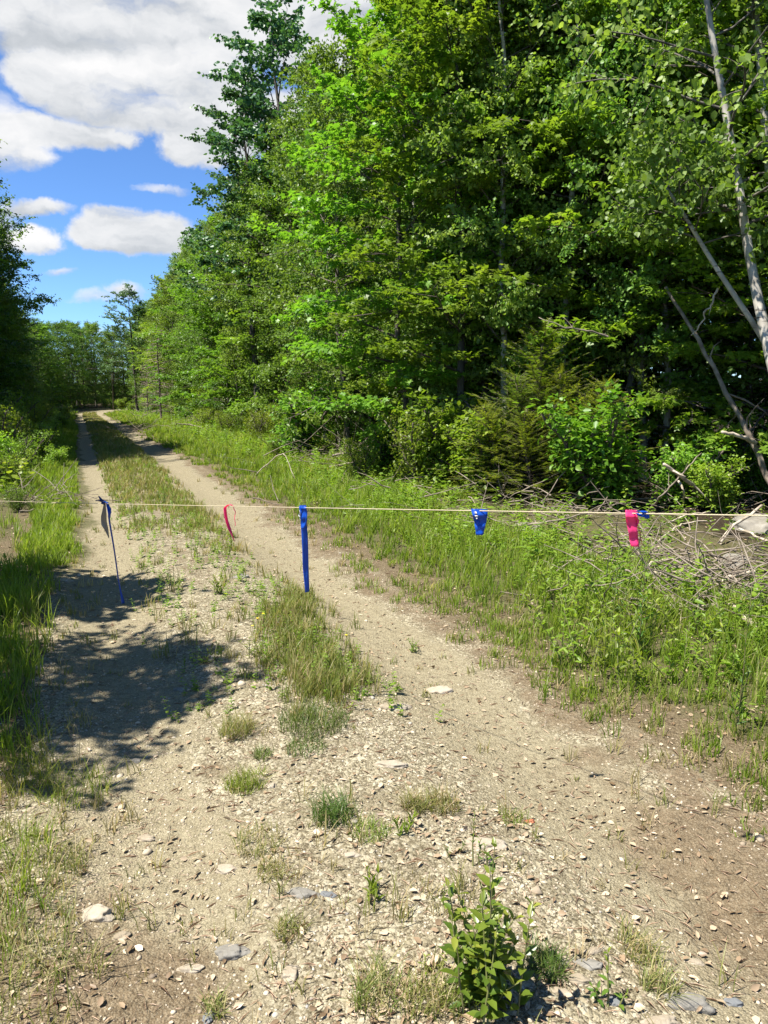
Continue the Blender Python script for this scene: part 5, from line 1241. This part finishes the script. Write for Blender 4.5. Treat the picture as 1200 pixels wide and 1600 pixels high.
TU = [(490, 1130, 900, .10, .17, 'dark_grass', 'fine dark green grass tuft at the near end of the middle clump'), (478, 1170, 300, .06, .09, 'dark_grass', 'small dark green tuft just below the fine dark one'), (385, 1228, 420, .085, .085, 'grass', 'yellow green tuft with straw at its foot beside the white stones'),
      (370, 1145, 380, .12, .085, 'dry_grass', 'olive brown tuft at the edge of the leaf shadow'), (520, 1278, 420, .11, .075, 'dark_grass', 'rich green tuft in the middle gravel'), (853, 1515, 420, .07, .06, 'dark_grass', 'short dense dark tuft just right of the leafy foreground plant'),
      (690, 1262, 260, .09, .07, 'dry_grass', 'olive tuft past the tall thin weed'), (648, 1262, 220, .09, .05, 'dry_grass', 'thin olive tuft left of the olive one past the tall weed'), (580, 1302, 220, .06, .07, 'grass', 'straw coloured low tuft left of the yellow green weed'), (405, 1318, 260, .07, .09, 'dry_grass', 'sparse straw tuft in the gravel at the centre left'),
      (425, 1362, 200, .06, .06, 'dry_grass', 'small sparse tuft below the straw one at the centre left'), (665, 1570, 240, .09, .06, 'dry_grass', 'pale grass tuft left of the leafy plant near the bottom'), (590, 1560, 260, .11, .07, 'dry_grass', 'thin grass tuft near the bottom middle'), (995, 1490, 200, .09, .06, 'dry_grass', 'wispy dry tuft between the small weed and the right soil'),
      (1030, 1545, 180, .08, .05, 'dry_grass', 'wispy grass tuft above the long grey slab'), (455, 1455, 160, .07, .05, 'dry_grass', 'wispy tuft behind the bright white stone'), (800, 1282, 160, .05, .06, 'grass', 'low tuft beside the rust red stone'), (720, 1560, 200, .07, .06, 'grass', 'green tuft at the foot of the leafy foreground plant'), (410, 1180, 200, .05, .05, 'dark_grass', 'tiny green tuft between the olive and yellow green tufts'),
      (335, 1580, 120, .06, .03, 'dry_grass', 'few grass blades by the blue grey slab'), (30, 1330, 420, .16, .12, 'grass', 'tall grass tuft at the left edge below the shade'), (75, 1370, 380, .13, .12, 'dry_grass', 'olive grass tuft at the left edge of the gravel'), (40, 1460, 420, .13, .12, 'dry_grass', 'olive grass tuft at the left edge beside the brown soil'), (100, 1500, 260, .09, .09, 'dry_grass', 'thin grass tuft on the brown soil at the left'),
      (25, 1560, 320, .11, .11, 'dry_grass', 'grass tuft in the bottom left corner'), (110, 1345, 200, .07, .07, 'dry_grass', 'low tuft above the pale speckled stone'), (115, 1240, 420, .16, .13, 'grass', 'green tuft at the lower end of the left shade'), (30, 1220, 500, .22, .15, 'grass', 'tall sunlit green tuft at the left edge under the shade')]
for k, (px, py, n, h, rad, mt, lb) in enumerate(TU): tuft(px, py, int(n * (.5 if px < 130 else .8)), h * (.85 if px < 130 else 1), rad * (1.15 if px < 130 else 1), mt, lb, 200 + k)
# small flowers and a coloured leaf
for k, (px, py, h) in enumerate([(352, 936, .04), (541, 1022, .12), (403, 1000, .14), (412, 992, .14), (395, 1010, .13)]):
    rr = np.random.default_rng(300 + k); p = gp(px, py); root = empty('yellow_flower', p)
    mb = MB(); mb.tube(np.array([[0, 0, -.01], [.003, 0, h * .5], [0, .004, h]]), .001, 4); obj('stalk', mb.mesh('flower_stalk', M['stem']), root)
    a = np.arange(9) * .698; D = np.stack([np.cos(a), np.sin(a), 0 * a + .25], -1); V, Fc, Rn = leaves(np.tile([0, .004, h], (9, 1)), D, np.tile([0, 0, 1.], (9, 1)), .011, .006, LEAF6, np.ones(9))
    if 'petal' not in M: M['petal'] = leaf_mat('petal', [(0, (.70, .55, .02)), (1, (.80, .64, .03))], trans=.3, tint=(1, 1, .6))
    obj('petals', mesh_np('petals', V, [Fc], M['petal'], rnd=Rn), root)
    tag(root, ['lone yellow flower at the foot of the green weed past the string', 'yellow flower at the right side of the middle grass clump', 'yellow flower amid the yellowish weed left of the middle clump', 'topmost yellow flower over the yellowish weed of the middle clump', 'lowest yellow flower of the yellowish weed in the middle clump'][k], 'flower')
print('objects', len(bpy.data.objects))

# ------------------------------------------------------------------ labels of the trees, saplings and shrubs
KIND = {'birch1': 'slender glinting birch', 'birch2': 'slim fine leaved birch', 'maple1': 'broad yellow green maple', 'maple2': 'low bright maple',
        'ash1': 'tall leafy tree', 'ash2': 'rounded leafy tree', 'dark1': 'dark leaved bushy tree', 'pine': 'dark pine', 'fir': 'pointed dark fir', 'poplar': 'open bluish poplar',
        'sap_maple': 'flat leaved maple sapling', 'sap_birch': 'thin birch sapling', 'sap_dark': 'dark leaved sapling', 'shrub1': 'fine leaved shrub', 'shrub2': 'broad leaved shrub', 'cedar': 'yellow green cedar bush'}
MARK = [(1185, 'the large pale boulder'), (1110, 'the pale broken pole'), (1003, 'the looped blue streamer'), (975, 'the broad pink streamer'), (925, 'the stubby log'), (826, 'the round boulder'), (749, 'the wide blue streamer'), (640, 'the verge weeds'), (560, 'the far brush pile'), (475, 'the long blue streamer'),
        (430, 'the arched twig'), (358, 'the thin pink streamer'), (300, 'the fallen dead branch'), (252, 'the leafless brown tree'), (213, 'the far poplar'), (176, 'the grey snag')]
groups = {}
for rec in PLACED:
    o, key, x, y, h, row, side = rec
    u = to_px((x, y, float(zf(x, y)) + 1.2))[0]
    k = KIND[key]
    if key == 'poplar':
        lab = ('tallest open bluish poplar breaking the skyline over the right forest' if h > 12 else 'shorter bluish poplar on the skyline just left of the tallest one') if y < 40 else 'far narrow poplar standing up beside the end of the right forest'
        tag(o, lab, 'tree'); continue
    if key == 'cedar':
        q = sorted([r_[2] for r_ in PLACED if r_[1] == 'cedar']); i = q.index(x)
        tag(o, ['leftmost low yellow green cedar bush, behind the wide blue streamer', 'small yellow green cedar bush second from the left of its clump', 'lowest yellow green cedar bush at the front of the clump', 'tallest yellow green cedar bush behind the round boulder', 'yellow green cedar bush just right of the tallest one', 'rightmost yellow green cedar bush left of the pink streamer'][i], 'shrub', 'cedar bushes at the forest edge'); continue
    if side == 'R' and row in (0, 's') or (side == 'R' and row == 'u' and y < 30 and x - road_xy(edge_v(y), y)[0] < .6):
        if 150 < u < 1200:
            d, nm = min((abs(u - m_), nm_) for m_, nm_ in MARK); mx = [m_ for m_, nm_ in MARK if nm_ == nm][0]
            rel = 'straight behind' if d < 12 else ('right of' if u > mx else 'left of')
            lab = f'{k} {"at" if row != 0 else "in"} the forest edge, {rel} {nm}'
        else: lab = f'{k} at the right forest edge beyond the picture border'
        grp = {0: 'front trees of the right forest', 'u': 'saplings at the right forest edge', 's': 'shrubs on the right verge'}[row]
    elif side == 'R':
        lab = f'{k} deep inside the right forest behind its front row' if row != 'u' else f'{k} in the dim understory of the right forest'
        grp = 'trees inside the right forest' if row != 'u' else 'understory of the right forest'
    elif side == 'L':
        if row == 's':
            lab = f'{k} on the left bank under the dark trees'; grp = 'shrubs on the left bank'
        elif row == 'u': lab = f'{k} in the shade under the left trees'; grp = 'understory of the left trees'
        else: lab = f'{k} in the dark row of trees along the left' if row == 0 else f'{k} behind the dark left row of trees'; grp = 'trees left of the road'
    else:
        lab = f'{k} in the far wood closing the end of the road'; grp = 'far wood beyond the bend'
    groups.setdefault((grp, lab), []).append((y, h, o, row))
for (grp, lab), mem in groups.items():
    mem.sort(key=lambda q: q[0]); cat = {'u': 'sapling', 's': 'shrub'}.get(mem[0][3], 'tree')
    for i, (y, h, o, row) in enumerate(mem):
        L_ = lab
        if len(mem) == 2 and ('edge,' in lab or row == 's'): L_ = ('nearer ' if i == 0 else 'farther ') + lab
        elif len(mem) == 3 and ('edge,' in lab or row == 's'): L_ = ['nearest ', 'middle ', 'farthest '][i] + lab
        tag(o, L_, cat, grp)
for key, o in PROTO.items():          # a kind that was never planted does not stay at the origin
    if key not in USED:
        for ch in list(o.children): bpy.data.objects.remove(ch)
        bpy.data.objects.remove(o)
